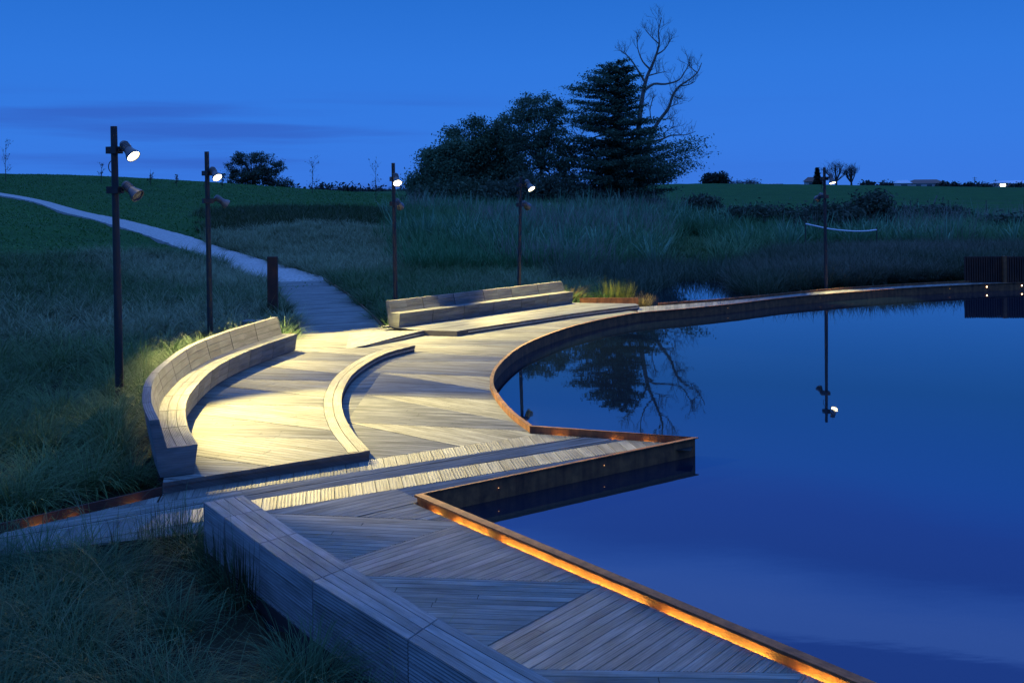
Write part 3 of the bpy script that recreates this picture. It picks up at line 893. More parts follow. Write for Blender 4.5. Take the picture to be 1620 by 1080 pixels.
# ------------------------------------------------------------------ post, box, fence
def post():
    b = at(432, 509, -.1); w = 16 / F * b.y
    t = pd(432, 406, b.y)
    mb = MB(); h = t.z - b.z
    mb.box((b.x, b.y, b.z + h / 2), (w, .10, h)); 
    o = mb.build('rusty_post', RUSTD, None); me = o.data
    bv = o.modifiers.new('edge', 'BEVEL'); bv.width = .008; bv.segments = 2
    tag(o, 'square rusty steel post standing at the left of the boardwalk entrance', 'post')
    # timber topped box behind the curved bench
    c = at(403, 528, -.05); tb = thing('timber_topped_box', (c.x, c.y, -.05), 'low rusty steel box with a pale timber lid behind the curved bench', 'box')
    k = c.y / F
    z1 = pd(403, 507.5, c.y).z
    bx = MB(); bx.box((c.x - 2 * k, c.y + .15, (z1 - .06 - .05) / 2), (26 * k, .34, z1 + .05 - .06)); bx.build('steel_body', RUST, tb)
    ld = MB()
    for i in range(3): ld.box((c.x - 2 * k, c.y + .02 + i * .135, z1 - .03), (34 * k, .125, .05), tone=random.uniform(.95, 1.15))
    ld.build('timber_lid', WOODB, tb)
post()
def fence():
    a = at(1527, 447, .0); b = at(1587, 446.5, .0)
    c = b + Vector((3.2, -.4, 0))
    t = thing('rusty_fence', (b.x, b.y, 0), 'dark rusty fence of close upright bars by the end of the lakeside path', 'fence')
    for p, q, za in ((a, b, -.55), (b + Vector((.12, -.12, 0)), c, -.55)):
        L = (q - p).length; n = int(L / .085); d = (q - p).normalized()
        mb = MB()
        rot = d.to_track_quat('X', 'Z').to_matrix()
        for i in range(n + 1):
            z1 = .95
            mb.box(p + d * (i * L / n) + Vector((0, 0, (za + z1) / 2)), (.05, .05, z1 - za), rot)
        mb.box((p + q) / 2 + Vector((0, .045, .88)), (L, .03, .06), rot); mb.box((p + q) / 2 + Vector((0, .045, .1)), (L, .03, .06), rot)
        mb.face([p + Vector((0, .07, za)), q + Vector((0, .07, za)), q + Vector((0, .07, .93)), p + Vector((0, .07, .93))])
        mb.build('bar_panel', RUSTD, t)
    po = MB(); po.box(b + Vector((0.02, -.06, .2)), (.13, .12, 1.52)); po.build('fence_post', RUST, t)
fence()

HILLPATH = [xy(pd(a, b, d)) for a, b, d in ((520, 441, 40), (433, 417, 45.6), (333, 385, 53), (187, 344, 67.5), (100, 324, 78), (0, 304, 93), (-170, 281, 112), (-180, 290, 104), (0, 312, 87), (96, 338, 72), (180, 362, 61), (253, 385, 53.5), (318, 410, 47.5), (420, 448, 39))]
# ------------------------------------------------------------------ zones of planting (plan, metres)
Z_FORE = [(-13, 3.4), (2.4, 3.2)] + [xy(p) for p in reversed(BB_OUT)] + [xy(p) for p in reversed(LOW)] + [(-13, 10.4)]
Z_LEFT = [(-13, 11.0), xy(LK1 + Vector((-.25, .42, 0))), xy(LK0 + Vector((-.3, .40, 0)))] + [xy(p) for p in offset(LB, .66)] + [xy(p) for p in offset(BW_L, .15)] + [xy(pd(a, b, d)) for a, b, d in ((380, 425, 42), (320, 408, 46.5), (255, 392, 48), (200, 385, 44), (100, 392, 40), (0, 396, 38), (-150, 398, 36))] + [(-22, 20), (-17, 11)]
Z_MID = [xy(p + Vector((.12, 0, 0))) for p in BW_R] + [xy(pd(a, b, d)) for a, b, d in ((450, 412, 45), (390, 388, 50.5), (345, 375, 53), (352, 362, 58), (400, 366, 57), (480, 352, 60), (560, 345, 60), (640, 350, 58), (680, 400, 50), (900, 425, 43))] + [(3.2, 33), (3.0, 31.3), xy(FB_BACK1 + fnrm * .3), xy(FB_BACK0 + fnrm * .2)]
Z_REED = [(-4.4, 42), (2.5, 41.5), (6, 46), (10, 46), (12, 50), (16, 54), (22, 52), (34, 56), (40, 50), (34, 66), (20, 68), (12, 70), (9, 73), (-7.6, 74), (-6.9, 66), (-6.2, 58), (-5.2, 50)]
Z_SEDGE = [(8.3, 33.6), (10.7, 35.1), (13.4, 36.4), (16.3, 37.5), (21, 39.2), (26, 41), (30, 46), (22, 51), (14, 49), (10, 44), (8.8, 40), (8.0, 36)]
SOIL = [Z_FORE, Z_LEFT, Z_MID, Z_REED, Z_SEDGE]
DRY += [Z_FORE, Z_LEFT, Z_MID]

def build_ground():
    # polar sheet about the viewpoint; rings crowd near by and reach past the horizon
    rings = np.concatenate([np.arange(.5, 60, .5), np.arange(60, 140, 1.6), np.geomspace(140, 3500, 50)])
    angs = np.radians(np.concatenate([np.arange(-52, 52.1, .5), np.arange(58, 307, 8)]))
    A, Rr = np.meshgrid(angs, rings)
    X, Y = (Rr * np.sin(A)).ravel(), (Rr * np.cos(A)).ravel()
    Z = hz(X, Y)
    nr, na = len(rings), len(angs)
    rough = .04 * np.sin(X * 1.7 + .6 * np.sin(Y)) * np.sin(Y * 1.3) * np.clip((np.hypot(X, Y) - 20) / 40, 0, 1)
    Z = Z + rough
    V = np.stack([X, Y, Z], 1)
    idx = np.arange(nr * na).reshape(nr, na)
    j2 = np.roll(idx, -1, axis=1)
    q = np.stack([idx[:-1].ravel(), j2[:-1].ravel(), j2[1:].ravel(), idx[1:].ravel()], 1)[:, ::-1]
    me = bpy.data.meshes.new('ground')
    me.from_pydata(V.tolist() + [(0, 0, hz1(0, .01))], [], q.tolist() + [(int(idx[0][k]), int(j2[0][k]), nr * na)[::-1] for k in range(na)])
    soil = np.zeros(len(V) + 1, np.float32)
    for z in SOIL: soil[:-1] = np.maximum(soil[:-1], in_poly(X, Y, z))
    soil[:-1] = np.maximum(soil[:-1], (Z < -.15) * .9)
    ca = me.color_attributes.new("tone", 'FLOAT_COLOR', 'POINT')
    ca.data.foreach_set("color", np.stack([soil, soil, soil, np.ones_like(soil)], 1).ravel())
    me.polygons.foreach_set("use_smooth", [True] * len(me.polygons))
    me.materials.append(ground_mat())
    o = bpy.data.objects.new('ground', me); COL.objects.link(o); tag(o, kind='structure')
build_ground()
wm = MB()
wm.face([(-2.5, 1, -.17), (140, 1, -.17), (140, 50, -.17), (-2.5, 50, -.17)])
tag(wm.build('lake_water', water_mat()), kind='structure')

def concrete_path():
    up, lo = [p.copy() for p in PATH_UP], [p.copy() for p in PATH_LO]
    for L in (up, lo):
        for p in L: p.z = 0
    U, Lw = resample(catmull(up, 10), 160), resample(catmull(lo, 10), 160)
    mb = MB()
    def g(p): return Vector((p.x, p.y, max(hz1(p.x, p.y) + .05, -.0)))
    S = []
    for a, b in zip(U, Lw):
        a2, b2 = a + (a - b) * (.10 + random.uniform(-.03, .03)), b + (b - a) * (.03 + random.uniform(-.03, .03))
        row = [g(a2.lerp(b2, k / 6)) for k in range(7)]
        zc = sum(p.z for p in row) / 7
        for p in row: p.z = p.z * .75 + zc * .25 + .012
        S.append(row)
    ZZ = np.array([[p.z for p in r] for r in S]); kk = np.ones(17) / 17
    ZP = np.pad(ZZ, ((8, 8), (0, 0)), mode='edge')
    for c_ in range(7):
        for r_, zv in zip(S, np.convolve(ZP[:, c_], kk, 'valid')): r_[c_].z = float(zv) + .03
    for p in S[0]: p.y -= .16; p.x += .02; p.z = -.012
    for r0, r1 in zip(S, S[1:]):
        for k in range(6): mb.face([r0[k], r0[k + 1], r1[k + 1], r1[k]])
        for k in (0, 6):
            mb.face([r0[k], r1[k], r1[k] - Vector((0, 0, .2)), r0[k] - Vector((0, 0, .2))])
    o = mb.build('hill_path', CONC); tag(o, kind='structure')
concrete_path()

# ------------------------------------------------------------------ grass
def mesh_arrays(name, V, Fq, Cv, mat):
    me = bpy.data.meshes.new(name)
    nv, nf = len(V), len(Fq)
    me.vertices.add(nv); me.vertices.foreach_set("co", V.astype(np.float32).ravel())
    me.loops.add(nf * 4); me.loops.foreach_set("vertex_index", Fq.astype(np.int32).ravel())
    me.polygons.add(nf)
    me.polygons.foreach_set("loop_start", np.arange(0, nf * 4, 4, dtype=np.int32))
    ca = me.color_attributes.new("tone", 'FLOAT_COLOR', 'POINT')
    ca.data.foreach_set("color", np.concatenate([Cv, np.ones((nv, 1))], 1).astype(np.float32).ravel())
    me.materials.append(mat)
    me.update(calc_edges=True)
    return me
def blades(base, L, az, tilt, curve, width, root, tip, segs=4, jit=.15):
    """ribbon blades; root and tip are (N,3) colours"""
    N = len(base)
    P = base.copy(); V = np.zeros((N, segs + 1, 2, 3)); C = np.zeros((N, segs + 1, 2, 3))
    side = np.stack([-np.sin(az), np.cos(az), np.zeros(N)], 1)
    for k in range(segs + 1):
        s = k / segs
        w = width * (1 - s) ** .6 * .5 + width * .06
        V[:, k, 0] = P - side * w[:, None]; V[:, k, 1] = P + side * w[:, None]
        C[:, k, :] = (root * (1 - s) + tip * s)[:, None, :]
        th = tilt + curve * (s + .5 / segs)
        P = P + np.stack([np.sin(th) * np.cos(az), np.sin(th) * np.sin(az), np.cos(th)], 1) * (L / segs)[:, None]
    idx = np.arange(N * (segs + 1) * 2).reshape(N, segs + 1, 2)
    q = np.stack([idx[:, :-1, 0], idx[:, :-1, 1], idx[:, 1:, 1], idx[:, 1:, 0]], -1).reshape(-1, 4)
    return V.reshape(-1, 3), q, C.reshape(-1, 3)
class Veg:
    def __init__(s): s.V, s.Q, s.C, s.n = [], [], [], 0
    def add(s, V, Q, C): s.V.append(V); s.Q.append(Q + s.n); s.C.append(C); s.n += len(V)
    def build(s, name, mat, parent=None):
        V = np.concatenate(s.V)
        if parent is not None: V = V - np.array(ORIGIN[parent])
        me = mesh_arrays(name, V, np.concatenate(s.Q), np.concatenate(s.C), mat)
        o = bpy.data.objects.new(name, me); COL.objects.link(o)
        if parent is not None: o.parent = parent; ORIGIN[o] = ORIGIN[parent]
        return o
def sample_poly(poly, n, keep=None):
    P = np.array([(p[0], p[1]) for p in poly]); lo, hi = P.min(0), P.max(0)
    out = np.zeros((0, 2))
    while len(out) < n:
        q = lo + rng.random((n * 2, 2)) * (hi - lo)
        q = q[in_poly(q[:, 0], q[:, 1], poly)]
        if keep is not None: q = q[keep(q)]
        out = np.concatenate([out, q])
        if len(q) == 0: break
    out = out[:n]
    far = np.clip((out[:, 1] - 40) / 8, 0, 1)[:, None]
    out = out + rng.normal(0, .75, out.shape) * far
    return out[~in_poly(out[:, 0], out[:, 1], HILLPATH)]
def vnoise(x, y, f, seed=0):
    return .5 + .25 * (np.sin(x * f + 1.3 * np.sin(y * f * .7 + seed)) + np.sin(y * f * 1.1 + 1.7 * np.sin(x * f * .6 + seed * 2.1)))
def cols(N, a, b, t, var=.25):
    a, b = np.array(a), np.array(b)
    c = a[None] * (1 - t[:, None]) + b[None] * t[:, None]
    return c * (1 + rng.uniform(-var, var, N))[:, None]
def tussocks(veg, cen, nb, Lr, wid, cA, cB, tA, tB, patch, segs=4, spread=.16, up=.15, droop=1.3, dirbias=None):
    """clumps at cen (N,2); patch in 0..1 blends colour set A to B"""
    N = len(cen); sz = rng.uniform(.75, 1.25, N)
    ci = np.repeat(np.arange(N), nb); n = len(ci)
    az = rng.uniform(0, 2 * np.pi, n); rr = spread * np.sqrt(rng.random(n)) * sz[ci]
    bx, by = cen[ci, 0] + rr * np.cos(az), cen[ci, 1] + rr * np.sin(az)
    bz = hz(bx, by) - .02
    az = az + rng.normal(0, .5, n)
    L = rng.uniform(*Lr, n) * sz[ci]
    tilt = np.clip(up + (rr / spread) * .45 + rng.normal(0, .14, n), .0, 1.2)
    cur = np.clip(rng.normal(droop, .4, n), .1, 2.4)
    t = np.clip(patch[ci] + rng.normal(0, .2, n), 0, 1)
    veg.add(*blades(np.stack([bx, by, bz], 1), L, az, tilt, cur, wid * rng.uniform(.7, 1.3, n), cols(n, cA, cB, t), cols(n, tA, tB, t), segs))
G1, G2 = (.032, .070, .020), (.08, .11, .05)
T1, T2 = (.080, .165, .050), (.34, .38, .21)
def grass():
    # near bed
    v = Veg()
    c = sample_poly(Z_FORE, 330)
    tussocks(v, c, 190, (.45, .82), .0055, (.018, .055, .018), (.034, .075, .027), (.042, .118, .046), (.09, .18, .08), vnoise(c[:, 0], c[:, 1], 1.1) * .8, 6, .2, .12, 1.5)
    c = sample_poly(Z_FORE, 60)
    tussocks(v, c, 8, (.8, 1.15), .006, (.05, .08, .035), (.08, .11, .05), (.11, .17, .09), (.17, .22, .12), np.full(len(c), .5), 6, .12, .2, 1.1)
    tag(v.build('near_tussock_grass', GRASS), 'fine arching dark green tussock grass filling the near left corner', 'grass', kind='stuff')
    # left bank
    v = Veg()
    near = lambda q: q[:, 1] < 21
    fr = lambda q: q[:, 1] >= 20
    c = sample_poly(Z_LEFT, 520, near)
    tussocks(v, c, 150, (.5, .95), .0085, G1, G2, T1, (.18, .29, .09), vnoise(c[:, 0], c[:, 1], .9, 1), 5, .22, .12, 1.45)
    c = sample_poly(Z_LEFT, 1500, fr)
    pt = np.clip(vnoise(c[:, 0], c[:, 1], .45, 2) * 2.2 - .85 + (c[:, 1] - 30) * .022 + rng.normal(0, .25, len(c)), 0, 1)
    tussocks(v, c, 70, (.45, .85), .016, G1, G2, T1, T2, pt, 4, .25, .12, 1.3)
    tag(v.build('bank_tussock_grass', GRASS), 'tussock grass on the left bank behind the curved bench, paler and seeding higher up', 'grass', kind='stuff')
    v = Veg()
    c = sample_poly(Z_MID, 2300)
    d = c[:, 1]
    pt = np.clip((d - 36) / 14 + vnoise(c[:, 0], c[:, 1], .4, 5) * .9 - .35, 0, 1)
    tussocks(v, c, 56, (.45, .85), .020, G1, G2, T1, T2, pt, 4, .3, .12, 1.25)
    tag(v.build('seeding_tussock_grass', GRASS), 'pale seeding tussock grass between the boardwalk and the reeds', 'grass', kind='stuff')
    # reeds
    v = Veg()
    gap = lambda q: (q[:, 0] / q[:, 1] > .148) & (q[:, 0] / q[:, 1] < .215) & (q[:, 1] < 62)
    c = sample_poly(Z_REED, 5200, lambda q: (hz(q[:, 0], q[:, 1]) > -.3) & ~gap(q))
    n = len(c); pt = vnoise(c[:, 0], c[:, 1], .25, 3)
    tussocks(v, c, 16, (.85, 1.5), .042, (.028, .090, .024), (.05, .10, .025), (.075, .21, .080), (.18, .33, .15), pt * .8, 4, .35, .05, .6)
    c = sample_poly(Z_REED, 500, lambda q: (hz(q[:, 0], q[:, 1]) > -.3) & ~gap(q) & (vnoise(q[:, 0], q[:, 1], .3, 9) > .55))
    tussocks(v, c, 12, (1.5, 2.1), .030, (.10, .10, .07), (.16, .15, .11), (.22, .21, .16), (.30, .28, .22), np.full(len(c), .4), 4, .4, .03, .3)
    c = sample_poly(Z_REED, 520, lambda q: (hz(q[:, 0], q[:, 1]) > -.3) & ~gap(q) & (vnoise(q[:, 0], q[:, 1], .37, 6) > .42))
    tussocks(v, c, 16, (1.2, 2.0), .085, (.035, .10, .04), (.05, .12, .05), (.08, .22, .11), (.20, .36, .22), rng.random(len(c)), 4, .28, .10, .5)
    c = sample_poly([(7, 46), (10.5, 46), (13, 60), (9, 60)], 260)
    tussocks(v, c, 22, (.35, .6), .03, (.03, .08, .02), (.05, .10, .025), (.07, .18, .06), (.15, .25, .09), rng.random(len(c)), 3, .35, .1, .8)
    # emergent stems in the backwater
    c = sample_poly([(1.5, 36.5), (4.6, 33.8), (5.2, 35.5), (6.2, 38.4), (8.6, 39), (9.3, 42), (7.5, 46), (2, 42)], 420)
    tussocks(v, c, 12, (.7, 1.3), .025, (.035, .06, .03), (.05, .07, .03), (.06, .10, .055), (.10, .13, .08), vnoise(c[:, 0], c[:, 1], .5, 3), 4, .25, .05, .6)
    tag(v.build('reeds', GRASS), 'tall green reeds and flax in front of the trees and behind the lakeside path', 'reeds', kind='stuff')
    v = Veg()
    c = sample_poly(Z_SEDGE, 2200)
    pt = vnoise(c[:, 0], c[:, 1], .5, 7)
    tussocks(v, c, 45, (.6, 1.1), .020, (.030, .046, .020), (.045, .048, .026), (.075, .105, .055), (.15, .15, .10), pt, 4, .3, .1, .9)
    tag(v.build('sedge', GRASS), 'brown green sedge on the bank just behind the curved lakeside path', 'sedge', kind='stuff')
    # meadow edge on the slope above the path
    v = Veg()
    z = [xy(pd(a, b, d)) for a, b, d in ((338, 368, 58), (330, 330, 75), (420, 325, 80), (560, 330, 80), (640, 335, 75), (640, 350, 60), (480, 352, 62), (400, 362, 60))]
    c = sample_poly(z, 1500)
    tussocks(v, c, 22, (.35, .75), .035, (.022, .046, .016), (.045, .06, .02), (.036, .075, .022), (.07, .09, .03), vnoise(c[:, 0], c[:, 1], .2, 4), 3, .35, .15, .9)
    tag(v.build('rough_meadow_grass', GRASS), 'rough dark green grass along the lower edge of the hill', 'grass', kind='stuff')
    # short lawn texture on the hill
    v = Veg()
    q = np.stack([rng.uniform(-75, 2, 90000), rng.uniform(36, 118, 90000)], 1)
    ok = (np.abs(q[:, 0] / q[:, 1]) < .62)
    for zz in (Z_LEFT, Z_MID, Z_REED, z): ok &= ~in_poly(q[:, 0], q[:, 1], zz)
    ok &= ~in_poly(q[:, 0], q[:, 1], HILLPATH)
    q = q[ok]; n = len(q)
    t = vnoise(q[:, 0], q[:, 1], .15, 8)
    v.add(*blades(np.stack([q[:, 0], q[:, 1], hz(q[:, 0], q[:, 1])], 1), rng.uniform(.08, .22, n), rng.uniform(0, 6.28, n), rng.uniform(.6, 1.3, n), rng.uniform(.1, .5, n), rng.uniform(.04, .09, n),
                  cols(n, (.036, .13, .026), (.055, .165, .032), t), cols(n, (.046, .155, .03), (.08, .20, .045), t), 2))
    tag(v.build('lawn_grass', GRASS), 'short dark green lawn grass covering the hill on the left', 'grass', kind='stuff')
grass()

def single_clump(name, label, cat, p, n, Lr, w, cA, cB, spread, up, droop, rx=1.0):
    t = thing(name, (p.x, p.y, hz1(p.x, p.y)), label, cat)
    v = Veg()
    az = rng.uniform(0, 6.28, n); rr = np.sqrt(rng.random(n)) * spread
    bx, by = p.x + rr * np.cos(az) * rx, p.y + rr * np.sin(az)
    b = np.stack([bx, by, np.maximum(hz(bx, by), -.25)], 1)
    tt = rng.random(n)
    v.add(*blades(b, rng.uniform(*Lr, n), az + rng.normal(0, .4, n), np.clip(up + rng.normal(0, .1, n), 0, 1), np.clip(rng.normal(droop, .2, n), 0, 2), np.full(n, w), cols(n, cA, cB, tt), cols(n, cB, cB, tt) * 1.2, 5))
    v.build('leaf_blades', GRASS, t)
single_clump('rush_clump', 'upright yellow green rush clump behind the short rusty edging', 'plant', pd(978, 474, 31.8), 420, (.55, .98), .012, (.09, .12, .02), (.17, .19, .04), .42, .06, .25, 1.1)
single_clump('rush_clump', 'short tawny grass clump beside the yellow green rushes, at the path corner', 'plant', pd(1012, 478, 31.4), 260, (.3, .6), .010, (.11, .10, .03), (.2, .16, .06), .35, .15, .8, 1.0)
single_clump('rush_clump', 'tawny arching grass clump at the right end of the far bench', 'plant', pd(902, 471, 31.6), 320, (.5, .9), .012, (.10, .09, .03), (.22, .17, .07), .3, .2, 1.2)
single_clump('rush_clump', 'dark stiff rushes standing beside the end of the block bench', 'plant', at(262, 862, -.05), 110, (.28, .55), .008, (.02, .03, .012), (.035, .05, .02), .22, .03, .08, 1.6)
single_clump('rush_clump', 'sparse dark rush stems in front of the left end of the deck', 'plant', at(185, 872, -.05), 26, (.3, .6), .007, (.02, .03, .012), (.035, .05, .02), .28, .08, .15, 1.6)
single_clump('rush_clump', 'dark rushes in the shade against the outer face of the block bench', 'plant', at(385, 925, -.05), 240, (.3, .62), .008, (.018, .026, .010), (.03, .042, .018), .38, .05, .15, 1.3)
single_clump('rush_clump', 'green grass clump overhanging the boardwalk beside the rusty post', 'plant', at(448, 505, 0) + Vector((-.25, .4, 0)), 420, (.45, .8), .012, (.03, .055, .02), (.06, .09, .03), .35, .15, 1.2)

# ------------------------------------------------------------------ trees
def leaves(P, size, colr, flat=.0, var=.35):
    """one small leaf-spray face per point"""
    n = len(P)
    a = rng.normal(size=(n, 3)); a[:, 2] *= (1 - flat); a /= np.linalg.norm(a, axis=1)[:, None]
    b = rng.normal(size=(n, 3)); b[:, 2] *= (1 - flat); b -= (a * b).sum(1)[:, None] * a; b /= np.linalg.norm(b, axis=1)[:, None]
    s = (size * rng.uniform(.55, 1.3, n))[:, None]
    V = np.stack([P - a * s, P - b * s * .45, P + a * s, P + b * s * .45], 1)
    C = np.array(colr)[None] * (1 + rng.uniform(-var, var, n))[:, None]
    return V.reshape(-1, 3), np.arange(n * 4).reshape(n, 4), np.repeat(C, 4, 0)
def clumped(ells, nclump, nleaf, rc, depth=1.0, shell=.55):
    """leaf positions: clumps scattered through world ellipsoids (centre, radii)"""
    vol = np.array([e[1][0] * e[1][2] for e in ells]); pick = rng.choice(len(ells), nclump, p=vol / vol.sum())
    d = rng.normal(size=(nclump, 3)); d /= np.linalg.norm(d, axis=1)[:, None]
    rr = (rng.uniform(shell, 1.0, nclump) * np.where(rng.random(nclump) < .16, rng.uniform(1.0, 1.28, nclump), 1.0))[:, None]
    cen = np.array([ells[i][0] for i in pick]) + d * rr * np.array([ells[i][1] for i in pick])
    r = rc * rng.uniform(.6, 1.35, nclump)
    ci = np.repeat(np.arange(nclump), nleaf)
    off = rng.normal(size=(len(ci), 3)) * .5; off[:, 2] *= .62
    return cen[ci] + off * r[ci][:, None], cen
def limbs(mb, base, targets, r0, rng_seed=0, sag=.1):
    b = Vector(base)
    for t in targets:
        t = Vector(t); mid = b.lerp(t, .45) + Vector((random.uniform(-.3, .3), random.uniform(-.3, .3), (t - b).length * sag))
        mb.tube([b, b.lerp(mid, .5), mid, mid.lerp(t, .55), t], [r0, r0 * .8, r0 * .55, r0 * .35, r0 * .12], 6, False)
def px_ell(cx, cy, rx, ry, d, depth=1.0):
    c = pd(cx, cy, d); k = d / F
    return (np.array(c), np.array([rx * k, max(rx, ry) * k * depth, ry * k]))
def leafy_tree(name, label, cat, d, ells, basepx, nclump, nleaf, rc, leaf, colr, group=None, shell=.5, trunk_r=.3, ntl=14, depth=1.0, flat=0.):
    E = [px_ell(*e, d, depth) for e in ells]
    b = pd(basepx, 300, d); b.z = hz1(b.x, b.y)
    t = thing(name, b, label, cat, group)
    P, cen = clumped(E, nclump, nleaf, rc, depth, shell)
    P = P[P[:, 2] > b.z + .05] if len(P) else P
    v = Veg(); v.add(*leaves(P, leaf, colr, flat)); v.build('crown', LEAF, t)
    mb = MB()
    top = Vector(E[0][0]); fork = Vector(b).lerp(top, .4)
    mb.tube([Vector(b) - Vector((0, 0, .4)), Vector(b).lerp(fork, .5) + Vector((.1, 0, 0)), fork], [trunk_r * 1.3, trunk_r, trunk_r * .8], 8)
    ti = rng.choice(len(cen), min(ntl, len(cen)), replace=False)
    limbs(mb, fork, [cen[i] for i in ti], trunk_r * .55)
    mb.build('trunk', BARK, t)
    return t
GT = 'trees of the dark stand beyond the reeds'
LC = (.042, .078, .036)
leafy_tree('broadleaf_tree', 'low dense dark tree at the left end of the stand', 'tree', 80, [(700, 265, 34, 28), (664, 290, 18, 20), (695, 297, 46, 26), (718, 238, 22, 20), (684, 248, 18, 12)], 700, 480, 78, .80, .12, (.085, .150, .078), GT, .3)
leafy_tree('broadleaf_tree', 'tall dense dark tree with a bumpy top left of the airy tree', 'tree', 82, [(752, 245, 36, 34), (753, 196, 14, 14), (787, 206, 15, 16), (780, 275, 42, 42), (738, 288, 42, 36), (804, 240, 26, 34), (812, 280, 26, 34), (722, 212, 16, 11), (770, 222, 22, 20)], 760, 620, 78, .78, .12, (.074, .130, .066), GT, .25)
leafy_tree('broadleaf_tree', 'airy tall tree with sky showing through its crown, left of the conifer', 'tree', 79, [(845, 168, 40, 20), (815, 192, 30, 22), (880, 185, 24, 30), (850, 205, 48, 40), (870, 245, 36, 45), (830, 250, 34, 40), (900, 262, 20, 40)], 862, 560, 42, .50, .105, (.090, .145, .082), GT, .4, .17, 26)
leafy_tree('understorey_shrub', 'grey green thicket at the foot of the airy tree', 'shrub', 76, [(850, 300, 50, 26), (900, 305, 40, 25), (800, 305, 40, 22)], 855, 230, 60, .8, .12, (.075, .105, .068), None, .2, .1, 30)
leafy_tree('understorey_shrub', 'dark thicket below the dense trees of the stand', 'shrub', 78, [(690, 308, 45, 18), (750, 306, 60, 20)], 720, 230, 60, .8, .13, (.07, .11, .06), None, .2, .1, 10)

def conifer():
    d = 77; k = d / F
    b = pd(975, 331, d); b.z = hz1(b.x, b.y)
    t = thing('conifer_tree', b, 'tall layered conifer with flat dark tiers of foliage, tallest evergreen of the stand', 'tree', GT)
    lv = [(109, 951, 997), (126, 925, 1012), (143, 910, 1016), (158, 912, 1012), (175, 914, 1014), (193, 902, 1028), (205, 895, 1034), (222, 900, 1038), (238, 912, 1082), (250, 908, 1093), (262, 905, 1088), (274, 902, 1084), (288, 898, 1066), (300, 898, 1062), (314, 900, 1050), (324, 905, 1040)]
    ax = lambda y: 975 - (y - 109) * .0
    v = Veg(); mb = MB(); P = []
    top = pd(977, 106, d)
    mb.tube([Vector(b) - Vector((0, 0, .4)), Vector(b).lerp(top, .5), top], [.55, .38, .06], 8)
    ys_ = [108, 117, 127, 138, 146, 158, 168, 178, 189, 199, 208, 219, 229, 239, 247, 256, 265, 274, 284, 293, 302, 311, 319, 327]
    for i, y0 in enumerate(ys_):
        for j in range(15 if y0 < 235 else 20):
            a = 2 * np.pi * (j + rng.uniform(-.4, .4)) / (15 if y0 < 235 else 20)
            y = y0 + rng.uniform(-9, 9)
            xl = np.interp(y, [a_[0] for a_ in lv], [a_[1] for a_ in lv]); xr = np.interp(y, [a_[0] for a_ in lv], [a_[2] for a_ in lv])
            ex = (xr - 975) if np.cos(a) > 0 else (975 - xl)
            ext = (ex * abs(np.cos(a)) + .5 * (xr - xl) * .5 * (1 - abs(np.cos(a)))) * k * rng.choice([.5, .75, .92, 1.05, 1.15]) + .25
            o = pd(975, y, d)
            n = int(30 + ext * 80)
            s = rng.random(n) ** .55
            sp = .09 + .05 * s
            dx = np.cos(a) * s * ext + rng.normal(0, 1, n) * sp * ext * .8; dy = np.sin(a) * s * ext + rng.normal(0, 1, n) * sp * ext * .8
            lift = rng.uniform(.02, .16) * ext
            z = lift * (s ** 2.2) - .10 * ext * s * (1 - s) + rng.normal(0, .085, n)
            P.append(np.stack([o.x + dx, o.y + dy, o.z + z], 1))
            if j % 3 == 0: mb.tube([o, o + Vector((math.cos(a) * ext * .55, math.sin(a) * ext * .55, -.03 * ext)), o + Vector((math.cos(a) * ext * .9, math.sin(a) * ext * .9, lift * .7))], [.06, .035, .012], 5, False)
    v.add(*leaves(np.concatenate(P), .105, (.070, .125, .072), .55)); v.build('crown', LEAF, t)
    mb.build('trunk', BARK, t)
conifer()

def twigs(mb, pts, r, depth, n, ln, up=.08):
    """grow side twigs along a polyline"""
    P = [Vector(p) for p in pts]; L = plen(P)
    for _ in range(n):
        f = random.uniform(.25, 1.0); q = resample(P, 20)[int(f * 20)]
        i = min(int(f * (len(P) - 1)), len(P) - 2); t = (P[i + 1] - P[i]).normalized()
        side = Vector((random.gauss(0, 1), random.gauss(0, .8), random.gauss(.5, .7))).normalized()
        dr = (t * .7 + side * .9 + Vector((0, 0, .25))).normalized(); l = ln * random.uniform(.5, 1.2)
        pp = [q]
        for s in range(3):
            dr = (dr + Vector((random.gauss(0, .22), random.gauss(0, .2), random.gauss(.08, .2)))).normalized()
            pp.append(pp[-1] + dr * l / 3)
        mb.tube(pp, [r, r * .75, r * .55, r * .35], 3, False)
        if depth > 0: twigs(mb, pp, r * .62, depth - 1, 3, ln * .62)
